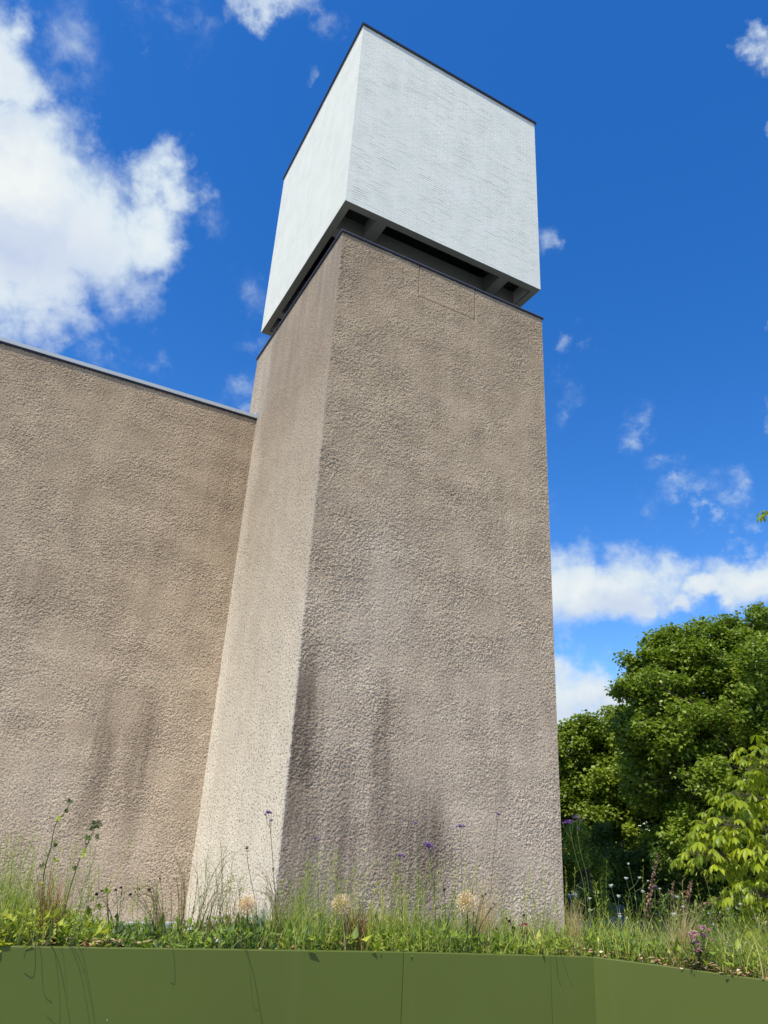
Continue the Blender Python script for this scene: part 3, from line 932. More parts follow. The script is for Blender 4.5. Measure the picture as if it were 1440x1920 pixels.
verbena([(503, 1521, 15), (509, 1537, 9), (498, 1527, 8), (508, 1523, 9)], 524, .22, 'tall dark purple verbena standing against the pale tower flank', stem_t=.1, mids=[(516, 1680), (509, 1580)])
verbena([(591, 1571, 10), (597, 1575, 6)], 598, .34, 'small faint purple verbena just right of the dark stain at the tower corner', stem_t=.55, mids=[(597, 1670)])
verbena([(780, 1543, 9), (777, 1541, 6)], 790, .34, 'slender verbena with one tiny violet head, above the larger violet cluster', stem_t=.6, mids=[(785, 1660)])
verbena([(804, 1583, 20), (798, 1581, 10), (810, 1586, 10), (806, 1594, 8)], 818, .26, 'verbena with the broadest violet head, mid tower face', stem_t=.35, mids=[(815, 1680), (808, 1620)])
verbena([(863, 1547, 14), (856, 1549, 8), (870, 1548, 8)], 868, .36, 'verbena with a flat violet head, left of the very tall thin one', stem_t=.6, mids=[(866, 1660)])
verbena([(935, 1526, 9), (932, 1524, 6)], 914, .30, 'very tall thin verbena with a pale lilac tip above the fluffy dry grass', stem_t=.25, mids=[(919, 1690), (926, 1600)])
verbena([(750, 1602, 15), (758, 1606, 8)], 757, .38, 'short pale lilac verbena low on the tower face', stem_t=.6, mids=[(753, 1690)])
verbena([(1066, 1540, 15), (1058, 1542, 9), (1073, 1539, 8)], 1101, .30, 'leaning verbena with violet heads right at the tower edge', stem_t=.65, mids=[(1096, 1670), (1078, 1600)], r=.0012)
verbena([(1080, 1531, 13), (1089, 1537, 7), (1083, 1553, 6)], 1108, .34, 'upright verbena beside the tower edge, topped by the highest violet heads on the right', stem_t=.65, mids=[(1103, 1660), (1087, 1590)], r=.0012)
verbena([(1228, 1662, 9)], 1226, .40, 'short verbena with one purple head among dry brown flower spikes', stem_t=.6, mids=[(1228, 1720)])
verbena([(463, 1589, 10)], 487, .25, 'faded verbena with one flat brown head on a thin stem before the pale flank', 'dead', .3, mids=[(478, 1690), (465, 1620)], leaves=1)


def allium(px, py, s, bpx, bpy, d, label, stem_t, mat='straw'):
    b = base(bpx, d)
    root = empty('allium', b)
    tag(root, label, 'seed head', 'round dry allium seed heads')
    c, mp = at(px, py, b[1] + .02)
    c = c - b
    rad = s * .5 * mp
    m = MB()
    m.tube(curve([(0, 0, 0), c * .55 + np.array([.004, 0, 0]), c], 5), .0032, .0026, 6, stem_t)
    m.build('stem', M['straw'] if stem_t > .45 else M['stem'], root)
    h = MB()
    h.ball(c, rad * .16, .3, 7, 5)
    for i in range(190):
        zc = 1 - 2 * (i + .5) / 190
        a = i * 2.39996
        dr = np.array([math.sqrt(1 - zc * zc) * math.cos(a), math.sqrt(1 - zc * zc) * math.sin(a), zc])
        r1 = rad * rnd(.72, 1.05)
        t = rnd(.3, 1)
        h.tube([c + dr * rad * .1, c + dr * r1], .0009, .0008, 3, t, cap=False)
        for k in range(4):
            az = rnd(0, 6.28)
            v = np.array([math.cos(az), math.sin(az), rnd(-.6, .6)])
            h.leaf(c + dr * r1, dr * .6 + v, (0.1, 0, 1), rad * rnd(.14, .22), rad * .07, t, kind='lance')
    h.build('seed_globe', M['allium'], root)


allium(463, 1697, 36, 461, 0, .12, 'orange tinted dry allium globe in front of the pale tower flank', .3, 'straw')
allium(639, 1696, 36, 606, 0, .12, 'pale dry allium globe on a straw stem leaning from the left', .9)
allium(876, 1692, 40, 873, 0, .10, 'largest dry allium globe, on a dark upright stem before the fluffy grass', .1)


def scabious(head, bpx, d, label, mids=(), size=7, extra=(), mat='white_petal'):
    b = base(bpx, d)
    root = empty('scabious', b)
    tag(root, label, 'flower', 'white button flowers on wiry stems')
    m = MB()
    top = over(head[0], head[1], b) - b
    path = curve([(0, 0, 0)] + [over(x, y, b) - b for x, y in mids] + [top], 6)
    m.tube(path, .0011, .0007, 4, .65)
    tips = [top]
    for (x, y) in extra:
        tp = over(x, y, b) - b
        k = min(range(len(path)), key=lambda i: abs(path[i][2] - (tp[2] - .06)))
        m.tube(curve([path[k], path[k] * .45 + tp * .55 + np.array([0, 0, -.008]), tp], 3), .0008, .0006, 4, .65)
        tips.append(tp)
    for _ in range(3):
        k = int(rnd(.1, .6) * len(path)); a = rnd(0, 6.28)
        m.leaf(path[k], (math.cos(a), math.sin(a), .9), (0, 0, 1), rnd(.025, .05), .005, .8, kind='lance')
    m.build('stem', M['stem'], root)
    for i, tp in enumerate(tips):
        rad = size * .5 * at(head[0], head[1], b[1])[1] * (1 if i == 0 else .8)
        h = MB()
        h.ball(tp, rad * .62, .2, 7, 5, .8)
        for _ in range(26):
            a = rnd(0, 6.28); q = rad * rnd(.2, .75)
            h.leaf(tp + np.array([q * math.cos(a), q * math.sin(a), rnd(-.1, .5) * rad]), (math.cos(a), math.sin(a), rnd(0, 1)), (0, 0, 1), rad * .55, rad * .4, rnd(.2, 1))
        h.build('flower_head', M[mat], root)


for args in [
    ((1145, 1661), 1168, .28, 'wiry scabious leaning left, its big white button apart from the rest', [(1158, 1710)], 10, [(1160, 1681)]),
    ((1174, 1647), 1196, .34, 'white scabious forking low, second tallest, against the dark shrubs', [(1186, 1700), (1178, 1665)], 8, [(1199, 1646)]),
    ((1178, 1620), 1199, .38, 'tallest wiry scabious with a greenish bud above the white buttons', [(1193, 1690), (1185, 1650)], 6, [(1215, 1652)]),
    ((1205, 1672), 1211, .33, 'scabious with one white button just left of the dead brown spike', [(1210, 1720)], 8, []),
    ((1237, 1667), 1262, .36, 'scabious with a small white bud right of the dead brown spike', [(1252, 1710)], 6, []),
    ((1270, 1682), 1271, .30, 'upright scabious with a wide flat white head between two brown spikes', [(1271, 1730)], 9, []),
    ((1281, 1701), 1283, .26, 'scabious with a white head under the right hand brown spike', [(1282, 1740)], 8, []),
    ((1263, 1715), 1264, .20, 'short scabious with the largest white pompon, over the pale dry grass', [(1264, 1750)], 11, []),
    ((1162, 1719), 1170, .25, 'low scabious with a white head just above the grass tips', [(1167, 1750)], 8, [(1176, 1722)]),
    ((1106, 1685), 1110, .30, 'scabious with a greenish white head near the tower edge', [(1108, 1730)], 7, [(1107, 1706)]),
    ((1388, 1696), 1384, .34, 'scabious with a white head before the lime chestnut leaves', [(1386, 1760)], 8, [(1365, 1705)]),
    ((1338, 1734), 1343, .26, 'low scabious with a tiny bud right of the pink flowers', [(1341, 1770)], 6, [(1328, 1713)]),
    ((783, 1642), 792, .30, 'pale scabious with a tiny head under the violet verbena cluster', [(789, 1720)], 5, []),
    ((822, 1646), 826, .33, 'pale scabious with a tiny head just left of the biggest allium globe', [(824, 1720)], 5, []),
    ((770, 1687), 778, .30, 'low pale scabious between the yellow green spires', [(775, 1740)], 5, [(776, 1700)]),
]:
    scabious(*args)


def tuft(name, bpx, d, n, tips, label, mat, w=(.0022, .004), spread=.02, cat='grass', group='grass tufts in the planter', t=(0, 1), bow=.5, seed_heads=None, jit=14):
    """tips: photo pixels the blades end near; bow>0 arches them over"""
    b = base(bpx, d)
    root = empty(name, b)
    tag(root, label, cat, group)
    m = MB()
    for i in range(n):
        tx, ty = tips[i % len(tips)]
        e = over(tx + random.gauss(0, jit), ty + random.gauss(0, jit), b) - b
        e[1] += rnd(-.10, .08)
        s = np.array([rnd(-spread, spread), rnd(-spread, spread), 0])
        midp = s * .5 + e * .5 + np.array([-e[0] * .22 * bow, 0, abs(e[2]) * .1 * bow + abs(e[0]) * .45 * bow])
        m.ribbon(curve([s, midp, e], 5), rnd(*w), rnd(*t))
    m.build('blades', M[mat], root)
    if seed_heads:
        h = MB()
        for _ in range(seed_heads[0]):
            tx, ty = random.choice(tips)
            e = over(tx + random.gauss(0, jit * 1.4), ty + random.gauss(0, jit * 1.4) - 4, b) - b
            e[1] += rnd(-.08, .08)
            a = rnd(0, 6.28)
            for _ in range(3):
                h.leaf(e + np.array([rnd(-.006, .006), 0, rnd(-.012, .012)]), (math.cos(a) * .5, math.sin(a) * .5, 1), (1, 0, 0), rnd(.008, .016), .003, rnd(0, 1), kind='lance')
        h.build('sprays', M[seed_heads[1]], root)
    return root


tuft('grass_tuft', 84, .16, 120, [(85, 1640), (100, 1645), (112, 1650), (76, 1660), (120, 1665), (95, 1680), (70, 1690), (128, 1690)], 'upright rust coloured grass tuft below the left vine shoot', 'russet', jit=11, bow=.25, spread=.03, seed_heads=(60, 'russet'))
tuft('grass_tuft', 20, .30, 130, [(5, 1600), (20, 1590), (35, 1610), (-10, 1620), (50, 1640), (25, 1650)], 'misty pale green grass tuft at the far left end', 'grass', w=(.0010, .0020), t=(.35, .8), jit=22, bow=.2, spread=.06, seed_heads=(120, 'grass'))
tuft('grass_tuft', 340, .20, 16, [(328, 1605), (331, 1608), (352, 1640), (345, 1625), (315, 1650)], 'grass tuft with tall hooked blades in front of the tower and hall joint', 'reddish', jit=11, bow=.7, t=(.2, .9), w=(.0018, .003))
tuft('grass_tuft', 300, .24, 18, [(215, 1690), (225, 1682), (240, 1668), (262, 1675), (318, 1660)], 'brown green grass arching left under the dark seed heads', 'reddish', jit=16, bow=1.0, t=(.1, .7), w=(.0018, .003), spread=.04)
tuft('grass_tuft', 372, .22, 24, [(450, 1650), (455, 1668), (430, 1645), (470, 1690), (400, 1620), (440, 1690)], 'grass arching right across the pale tower flank', 'reddish', jit=20, bow=1.0, t=(.2, .9), w=(.0018, .003), spread=.05)
tuft('grass_tuft', 520, .20, 26, [(467, 1627), (480, 1640), (490, 1650), (510, 1625), (545, 1650), (538, 1632), (460, 1660), (552, 1680)], 'arching fountain of grass at the foot of the tall dark verbena', 'reddish', jit=15, bow=.8, t=(.2, 1), w=(.0018, .003), spread=.03)
tuft('grass_tuft', 432, .30, 40, [(445, 1660), (430, 1670), (415, 1665), (452, 1680), (438, 1650)], 'thin reddish upright stalks left of the orange allium', 'russet', w=(.0010, .0018), jit=10, bow=.1, spread=.07, t=(.0, .5))
tuft('grass_tuft', 662, .14, 90, [(655, 1700), (668, 1695), (680, 1705), (640, 1715), (690, 1720)], 'squat red brown sedge clump below the pale allium', 'russet', jit=10, bow=.3, t=(0, .55), spread=.05)
tuft('grass_tuft', 900, .26, 170, [(900, 1650), (915, 1645), (890, 1660), (930, 1665), (880, 1670), (940, 1690), (905, 1690)], 'fluffy pink beige dry grass behind the largest allium', 'straw', w=(.0008, .0016), jit=16, bow=.2, spread=.05, seed_heads=(220, 'straw'))
tuft('grass_tuft', 1075, .20, 70, [(1065, 1690), (1075, 1680), (1090, 1690), (1060, 1705), (1100, 1710)], 'straw coloured upright grass at the tower edge', 'straw', w=(.0012, .0026), jit=10, bow=.15, spread=.06, t=(0, .8))
tuft('grass_tuft', 1272, .20, 110, [(1265, 1700), (1285, 1690), (1300, 1710), (1250, 1715), (1275, 1720), (1310, 1725)], 'pale dry hair grass behind the pink flowers', 'straw', w=(.0010, .0022), jit=13, bow=.4, spread=.05)
tuft('grass_tuft', 478, .32, 60, [(480, 1690), (490, 1700), (470, 1705), (495, 1715), (500, 1700)], 'blue green fescue clump beside the orange allium', 'blue_grass', w=(.0014, .0024), jit=8, bow=.4, spread=.03)
tuft('grass_tuft', 720, .24, 14, [(719, 1660), (722, 1668), (716, 1690), (726, 1700)], 'yellow green grass spire rising between pale scabious and pale allium', 'grass', w=(.003, .005), jit=4, bow=.05, t=(.7, .95), spread=.012)
tuft('grass_tuft', 760, .26, 14, [(760, 1655), (763, 1665), (757, 1690), (768, 1700)], 'second yellow green grass spire, right of the other', 'grass', w=(.003, .005), jit=4, bow=.05, t=(.7, .95), spread=.012)
tuft('grass_tuft', 692, .24, 18, [(694, 1685), (698, 1690), (700, 1700)], 'short bushy yellow green grass spire beside the red brown sedge', 'grass', w=(.004, .006), jit=6, bow=.1, t=(.65, .9), spread=.02)
tuft('grass_tuft', 560, .28, 110, [(555, 1640), (575, 1630), (590, 1660), (545, 1670), (605, 1680), (570, 1690)], 'feathery olive grass before the dark stained tower corner', 'grass', w=(.0010, .0022), jit=18, bow=.25, spread=.09, t=(.2, .75), seed_heads=(80, 'grass'))
tuft('grass_tuft', 1420, .28, 90, [(1440, 1720), (1425, 1735), (1410, 1740), (1395, 1750), (1450, 1740)], 'tall bright green grass below the chestnut leaves', 'grass', w=(.002, .004), jit=14, bow=.3, spread=.10, t=(.45, .8))


def airy(bpx, d, tops, label):
    b = base(bpx, d)
    root = empty('wispy_stalk', b)
    tag(root, label, 'plant', 'airy flowering stalks')
    m = MB(); h = MB()
    for (x, y) in tops:
        e = over(x, y, b) - b
        e[1] += rnd(-.04, .04)
        path = curve([(rnd(-.01, .01), 0, 0), e * .5 + np.array([rnd(-.012, .012), 0, 0]), e], 6)
        m.tube(path, .0013, .0007, 4, rnd(.4, .9))
        for k in range(4, len(path)):
            for _ in range(3):
                a = rnd(0, 6.28)
                q = path[k] + np.array([math.cos(a) * rnd(.01, .03), math.sin(a) * .02, rnd(.01, .035)])
                m.tube([path[k], q], .0006, .0005, 3, .8, cap=False)
                h.leaf(q, (math.cos(a), math.sin(a), 1), (0, 0, 1), rnd(.006, .012), .005, rnd(.3, 1))
    m.build('stem', M['stem'], root)
    h.build('blossoms', M['herb'], root)


airy(375, .26, [(370, 1640), (385, 1610), (394, 1635)], 'wispy green flowering stalks on the left half of the pale flank')
airy(415, .28, [(412, 1590), (418, 1600), (438, 1612), (404, 1630)], 'tallest wispy green stalks in the middle of the pale flank')
airy(455, .34, [(452, 1650), (446, 1662)], 'short wispy stalks just left of the orange allium')
airy(1325, .28, [(1317, 1700), (1328, 1712), (1340, 1692)], 'wispy green stalks between brown spikes and chestnut leaves')
airy(1375, .26, [(1362, 1700), (1372, 1712), (1385, 1725)], 'wispy green stalks under the lowest chestnut leaves')
airy(845, .26, [(840, 1700), (850, 1690), (832, 1705)], 'wispy green stalks hugging the left of the largest allium')
airy(1010, .28, [(1005, 1690), (1022, 1700), (1035, 1690)], 'wispy pale green stalks near the right end of the tower face')


def dead_heads(bpx, d, heads, label, dark=.2):
    b = base(bpx, d)
    root = empty('seed_head_plant', b)
    tag(root, label, 'dead flower', 'plants with dark dead seed heads')
    m = MB()
    for (x, y, s) in heads:
        e = over(x, y, b) - b
        e[1] += rnd(-.03, .03)
        m.tube(curve([(rnd(-.01, .01), 0, 0), e * np.array([.3, .5, .55]), e], 6), .0017, .0011, 4, .1)
    m.build('stem', M['stem'], root)
    for (x, y, s) in heads:
        e = over(x, y, b) - b
        r = s * .5 * at(x, y, b[1])[1]
        h = MB()
        h.ball(e, r * .75, dark * .5, 7, 5, .85, .2)
        for _ in range(18):
            a = rnd(0, 6.28)
            v = np.array([math.cos(a), math.sin(a), rnd(-.9, .9)])
            h.leaf(e + v * r * .5, v, (.1, .2, 1), r * rnd(.5, .9), r * .35, rnd(0, dark * 2), droop=.4)
        h.build('seed_head', M['dead'], root)


dead_heads(214, .20, [(181, 1676, 8), (191, 1670, 5), (217, 1668, 6), (227, 1664, 6), (228, 1675, 4)], 'plant with five blackened heads leaning left, under the right vine shoot')
dead_heads(290, .24, [(245, 1677, 7), (260, 1667, 7), (254, 1672, 4), (260, 1681, 4)], 'plant with clustered black heads leaning left before the hall wall', .25)
dead_heads(300, .26, [(280, 1668, 9), (300, 1647, 5)], 'plant with one wine red dead head and a small higher bud', .9)
dead_heads(888, .20, [(886, 1657, 5), (905, 1680, 5), (910, 1676, 5), (927, 1695, 4), (920, 1703, 4)], 'plant with small black heads amid the fluffy pink beige grass')
dead_heads(835, .24, [(833, 1668, 6), (830, 1716, 4), (851, 1672, 3)], 'plant with a single black head left of the largest allium')
dead_heads(968, .20, [(955, 1727, 8), (962, 1740, 7), (982, 1716, 7), (950, 1722, 5), (985, 1748, 8), (998, 1760, 7)], 'clump of brown black spent heads around the magenta flower', .4)


def spike(bpx, d, path_px, label, w=9, n=40):
    b = base(bpx, d)
    root = empty('flower_spike', b)
    tag(root, label, 'dead flower', 'dead brown flower spikes')
    pts = [over(x, y, b) - b for x, y in path_px]
    path = curve([(0, 0, 0)] + pts, 8)
    m = MB(); m.tube(path, .0028, .0014, 5, .15); m.build('stem', M['stem'], root)
    h = MB()
    mp = at(path_px[0][0], path_px[0][1], b[1])[1]
    lo = 8
    for i in range(n):
        q = lo + (len(path) - 1 - lo) * (i + random.random()) / n
        k = min(int(q), len(path) - 2)
        p = path[k] + (path[k + 1] - path[k]) * (q - k)
        taper = 1.15 - .65 * i / n
        a = rnd(0, 6.28)
        v = np.array([math.cos(a), math.sin(a), .25])
        c = p + v * w * .35 * mp * taper
        s = w * .34 * mp * taper * rnd(.7, 1.2)
        h.ball(c, s * .55, rnd(0, .9), 5, 4, 1.2, .25)
        for _ in range(3):
            a2 = rnd(0, 6.28)
            h.leaf(c, (math.cos(a2), math.sin(a2), rnd(.0, .9)), (0, 0, 1), s * rnd(1.0, 1.7), s * .7, rnd(0, 1))
    h.build('capsules', M['capsule'], root)


spike(1208, .30, [(1212, 1720), (1222, 1660), (1234, 1603)], 'tallest dead brown flower spike before the dark shrubs', 11, 70)
spike(1256, .34, [(1258, 1692), (1260, 1672), (1263, 1652)], 'short dead brown spike between the tallest spike and the stubby one', 8, 20)
spike(1284, .30, [(1288, 1692), (1292, 1672), (1296, 1652)], 'stubby thick dead brown spike left of the chestnut leaves', 10, 34)
spike(1276, .30, [(1312, 1706), (1330, 1694), (1348, 1683)], 'dead brown spike leaning far right toward the chestnut leaves', 8, 24)


def vine(bpx, d, path_px, leaves, label):
    b = base(bpx, d)
    root = empty('vine_shoot', b)
    tag(root, label, 'plant', 'thin vine shoots against the hall wall')
    pts = [over(x, y, b) - b for x, y in path_px]
    m = MB(); m.tube(curve([(0, 0, 0)] + pts, 6), .0030, .0013, 5, .1)
    lf = MB()
    for (x, y, s, t, n) in leaves:
        c = over(x, y, b) - b
        near = min(pts, key=lambda q: np.linalg.norm(q - c))
        m.tube([near, c], .0012, .0008, 4, .2)
        mp = at(x, y, b[1])[1]
        for i in range(n):
            a = rnd(0, 6.28)
            dv = np.array([math.cos(a), rnd(-.6, .2), math.sin(a) * .8])
            for q in (-.75, 0, .75):
                ca, sa = math.cos(q), math.sin(q)
                dq = np.array([dv[0] * ca - dv[2] * sa, dv[1], dv[0] * sa + dv[2] * ca])
                lf.leaf(c, dq, (0.2, -1, .4), s * mp * rnd(.75, 1.1) * (1 if q == 0 else .75), s * mp * .42, min(1, max(0, t + rnd(-.12, .12))), droop=rnd(0, .3))
    m.build('stem', M['stem'], root)
    lf.build('leaves', M['vine'], root)


M['vine'] = leafy('vine leaves', [(0.0, (0.045, 0.055, 0.014)), (0.5, (0.15, 0.20, 0.03)), (1.0, (0.42, 0.45, 0.09))], 0.5, 0.35, 0.4)
vine(80, .20, [(79, 1680), (84, 1630), (95, 1590), (103, 1550), (120, 1525), (132, 1503)],
     [(132, 1502, 9, .15, 3), (123, 1523, 9, .2, 2), (110, 1535, 9, .85, 3), (106, 1587, 9, .25, 2), (104, 1612, 9, .7, 2), (78, 1622, 8, .1, 2), (76, 1653, 10, .8, 2), (88, 1605, 6, .1, 1)],
     'taller left vine shoot with few yellowed leaves, against the hall wall')
vine(112, .24, [(125, 1690), (142, 1632), (152, 1605), (166, 1580), (174, 1560), (180, 1542)],
     [(180, 1544, 13, .1, 4), (173, 1552, 9, .2, 2), (185, 1567, 10, .15, 2), (165, 1571, 11, .3, 3), (160, 1600, 12, .95, 3), (142, 1628, 9, .3, 2), (162, 1584, 5, .05, 1)],
     'shorter right vine shoot with dark top leaves and one bright yellow leaf')
vine(205, .22, [(202, 1700), (201, 1680), (200, 1670)], [(201, 1671, 10, .7, 3), (176, 1685, 8, .7, 2), (186, 1700, 9, .75, 3)], 'low yellow green leafy shoot among the blackened seed heads')


def flowers(name, bpx, d, spots, label, mat, cat='flower', fol=None, stem_t=.4):
    b = base(bpx, d)
    root = empty(name, b)
    tag(root, label, cat)
    m = MB()
    for (x, y, s) in spots:
        e = over(x, y, b) - b
        e[1] += rnd(-.03, .02)
        m.tube(curve([(rnd(-.02, .02), 0, 0), e * .5 + np.array([rnd(-.01, .01), 0, .005]), e], 4), .0016, .0011, 4, stem_t)
        r = s * .5 * at(x, y, b[1])[1]
        h = MB()
        h.ball(e, r * .4, .2, 6, 4)
        for _ in range(22):
            a = rnd(0, 6.28)
            v = np.array([math.cos(a), math.sin(a), rnd(-.5, .9)])
            h.leaf(e + v * r * .25, v, (.1, 0, 1), r * rnd(.55, .95), r * .5, rnd(0, 1))
        h.build('flower_head', M[mat], root)
    if fol:
        n, tone, fm = fol
        for _ in range(n):
            a = rnd(0, 6.28); q = rnd(0, .05)
            m2 = np.array([q * math.cos(a), q * math.sin(a), rnd(0, .12)])
            m.leaf(m2, (math.cos(a), math.sin(a), rnd(-.2, .9)), (0, 0, 1), rnd(.02, .04), rnd(.006, .012), rnd(*tone))
    m.build('stem', M['stem'], root)


flowers('pink_flower', 982, .18, [(984, 1732, 10), (978, 1733, 8), (974, 1734, 5)], 'small magenta flower low at the right end of the tower face', 'magenta')
flowers('sedum', 1312, .05, [(1300, 1748, 16), (1296, 1757, 14), (1306, 1766, 16), (1304, 1779, 15), (1312, 1785, 15), (1322, 1740, 14), (1330, 1745, 12), (1311, 1738, 14), (1318, 1752, 13), (1299, 1769, 12), (1310, 1793, 10), (1326, 1756, 12), (1334, 1762, 10), (1290, 1750, 10)],
        'pink flowering sedum clump with browning leaves, near the right part of the rim', 'pink', fol=(150, (.0, .9), 'stem'))
flowers('white_flower', 352, .20, [(353, 1737, 8), (358, 1741, 6), (349, 1742, 5)], 'low white flowers in front of the tower and hall joint', 'white_petal')
flowers('white_flower', 409, .10, [(408, 1763, 7), (413, 1767, 6), (404, 1758, 4)], 'tiny white flowers close behind the rim below the pale flank', 'white_petal')
flowers('white_flower', 1385, .14, [(1372, 1775, 5), (1383, 1770, 5), (1392, 1778, 5), (1365, 1768, 4), (1400, 1768, 4)], 'white speckled low flowers right of the pink sedum', 'white_petal', fol=(60, (.6, 1), 'stem'))

# stems hanging out over the rim; the sun throws their shadows onto the green panel
def overhang(bpx, specs, label):
    b = base(bpx, .03)
    root = empty('trailing_stem', b)
    tag(root, label, 'plant', 'stems hanging out over the planter rim')
    m = MB()
    for (dx, out, up, hook, w) in specs:
        o = np.array([ray(bpx, 1780)[0], ray(bpx, 1780)[1], 0]); o = -o / np.linalg.norm(o)
        e = o * (out + .03) + np.array([dx, 0, up])
        pts = [np.array([dx * .2, 0, 0]), o * (out * .35 + .03) + np.array([dx * .5, 0, up * .8 + .05]), e]
        if hook: pts.append(e + np.array([hook, 0, -.012]))
        m.tube(curve(pts, 6), w, w * .6, 4, .3)
    m.build('stem', M['stem'], root)


overhang(60, [(-.02, .05, .04, -.03, .0016), (0.0, .07, .05, .03, .0014), (-.05, .04, .05, 0, .0018)], 'leafy trailing stems over the rim at the far left end')
overhang(92, [(-.01, .17, .06, -.05, .0013), (-.03, .12, .06, -.04, .0012), (.0, .10, .10, 0, .001)], 'hooked wiry stems trailing over the rim below the rust grass')
overhang(128, [(0.0, .18, .05, -.02, .0011), (.02, .12, .08, -.02, .0012), (.03, .16, .05, 0, .0010)], 'long thin blades trailing over the rim right of the rust grass')
overhang(318, [(.0, .05, .02, -.015, .0014)], 'short single blade poking over the rim in front of the hall wall')
overhang(455, [(-.02, .26, .10, 0, .0018), (-.01, .10, .06, .02, .0010)], 'long straight twig leaning out over the rim below the pale flank')
overhang(1040, [(.0, .04, .02, .01, .0016), (.05, .03, .02, .01, .0014)], 'short tips poking over the rim near the planter corner')

# ------------------------------------------------------------------ trees
def leaf_cloud(name, C, L, tint, mat, parent, up_bias=.6, kind='lobed'):
    """one folded leaf for every centre"""
    n = len(C)
    nrm = RNG.normal(0, 1, (n, 3)); nrm[:, 2] = np.abs(nrm[:, 2]) + up_bias
    nrm += np.array([sun_dir.x, sun_dir.y, sun_dir.z]) * .35
    nrm /= np.linalg.norm(nrm, axis=1)[:, None]
    a = RNG.normal(0, 1, (n, 3)); a[:, 2] -= .35
    d = a - nrm * np.sum(a * nrm, 1)[:, None]
    d /= np.linalg.norm(d, axis=1)[:, None]
    s = np.cross(d, nrm)
    if kind == 'lobed':
        half = [(0, 0), (.10, .34), (.34, .42), (.42, .27), (.62, .50), (.72, .24), (1, 0)]
    else:
        half = [(0, 0), (.25, .26), (.55, .30), (.8, .17), (1, 0)]
    k = len(half)
    P = []
    for side in (-1, 1):
        for (x, w) in half:
            P.append(C + d * (x * L)[:, None] + s * (side * w * L)[:, None] + nrm * (.35 * w * L - .22 * x * x * L)[:, None])
    V = np.stack(P, 1).reshape(-1, 3)
    o = (np.arange(n) * 2 * k)[:, None]
    F = np.concatenate([o + np.arange(k)[None, ::-1], o + k + np.arange(k)[None, :]], 0)
    return np_mesh(name, V, F, mat, parent, tint=np.repeat(tint, 2 * k))


def tree(name, lobes, trunk_xy, label, mat, cat, leaf=.15, per=900, cl=26, sig=.30, group=None, trunk_r=.22, kind='lobed', skin=.35):
    """lobes: (px, py, rpx, Y) crown masses; leaves sit in twig clumps near each mass's surface"""
    root = empty(name, (trunk_xy[0], trunk_xy[1], 0))
    tag(root, label, cat, group)
    org = np.array([trunk_xy[0], trunk_xy[1], 0.0])
    cs, ts = [], []
    mb = MB()
    hub = None
    cents = []
    for (px, py, rp, Y) in lobes:
        c, mp = at(px, py, Y)
        cents.append((c - org, rp * mp))
    low = min(c[2] - r for c, r in cents)
    fork = max(1.6, low * .6 + .8)
    top = np.mean([c for c, _ in cents], 0)
    trunk_top = np.array([top[0] * .5, top[1] * .5, max(fork + 1.0, top[2])])
    mb.tube(curve([(0, 0, 0), (trunk_top[0] * .15, trunk_top[1] * .15, fork * .6), trunk_top], 6), trunk_r, trunk_r * .35, 9)
    for (c, r) in cents:
        k = rnd(.35, .75)
        st = np.array([trunk_top[0] * k, trunk_top[1] * k, fork + (trunk_top[2] - fork) * k * .7])
        mb.tube(curve([st, (st + c) / 2 + np.array([0, 0, -.2]), c + np.array([0, 0, r * .3])], 5), trunk_r * .32, trunk_r * .06, 6)
        for _ in range(5):
            v = RNG.normal(0, 1, 3); v /= np.linalg.norm(v); v[2] = abs(v[2]) * .8
            mb.tube(curve([c - v * r * .1, c + v * r * .35 + np.array([0, 0, -.05]), c + v * r * .62], 4), trunk_r * .12, trunk_r * .03, 4)
        nc = max(10, int(per * r * r / 2.0 / cl))
        # the mass breaks up into bunches of twigs, each a small dome of leaves
        nb = max(7, int(10 * r))
        bv = RNG.normal(0, 1, (nb, 3)); bv /= np.linalg.norm(bv, axis=1)[:, None]
        bc = c + bv * (r * RNG.uniform(.45, .98, nb))[:, None]
        brad = r * RNG.uniform(.16, .38, nb)
        for q in range(nb):
            mb.tube(curve([c + bv[q] * r * .1, bc[q] - np.array([0, 0, .04]), bc[q] + bv[q] * brad[q] * .8], 3), trunk_r * .10, trunk_r * .02, 4)
        pick = RNG.integers(0, nb, nc)
        v = RNG.normal(0, 1, (nc, 3)); v /= np.linalg.norm(v, axis=1)[:, None]
        v = v + bv[pick] * .45
        K = bc[pick] + v * (brad[pick] * (1 - skin * RNG.random(nc)))[:, None] * np.array([1, 1, .85])
        tone = (RNG.normal(.02, .13, nb))[pick]
        u = RNG.normal(0, 1, (nc, cl, 3)); u /= np.linalg.norm(u, axis=2)[:, :, None]
        pts = (K[:, None, :] + u * (RNG.random((nc, cl, 1)) ** .45) * sig * np.array([1, 1, .75])).reshape(-1, 3)
        cs.append(pts)
        ts.append(np.clip(.5 + np.repeat(tone, cl) + RNG.normal(0, .17, nc * cl), 0, 1))
    Cc = np.concatenate(cs)
    ok = Cc[:, 2] > .25
    Cc = Cc[ok]; Tt = np.concatenate(ts)[ok]
    mb.build('trunk', M['bark'], root)
    leaf_cloud('crown', Cc, leaf * RNG.uniform(.65, 1.2, len(Cc)), Tt, mat, root, kind=kind)
    return len(Cc)


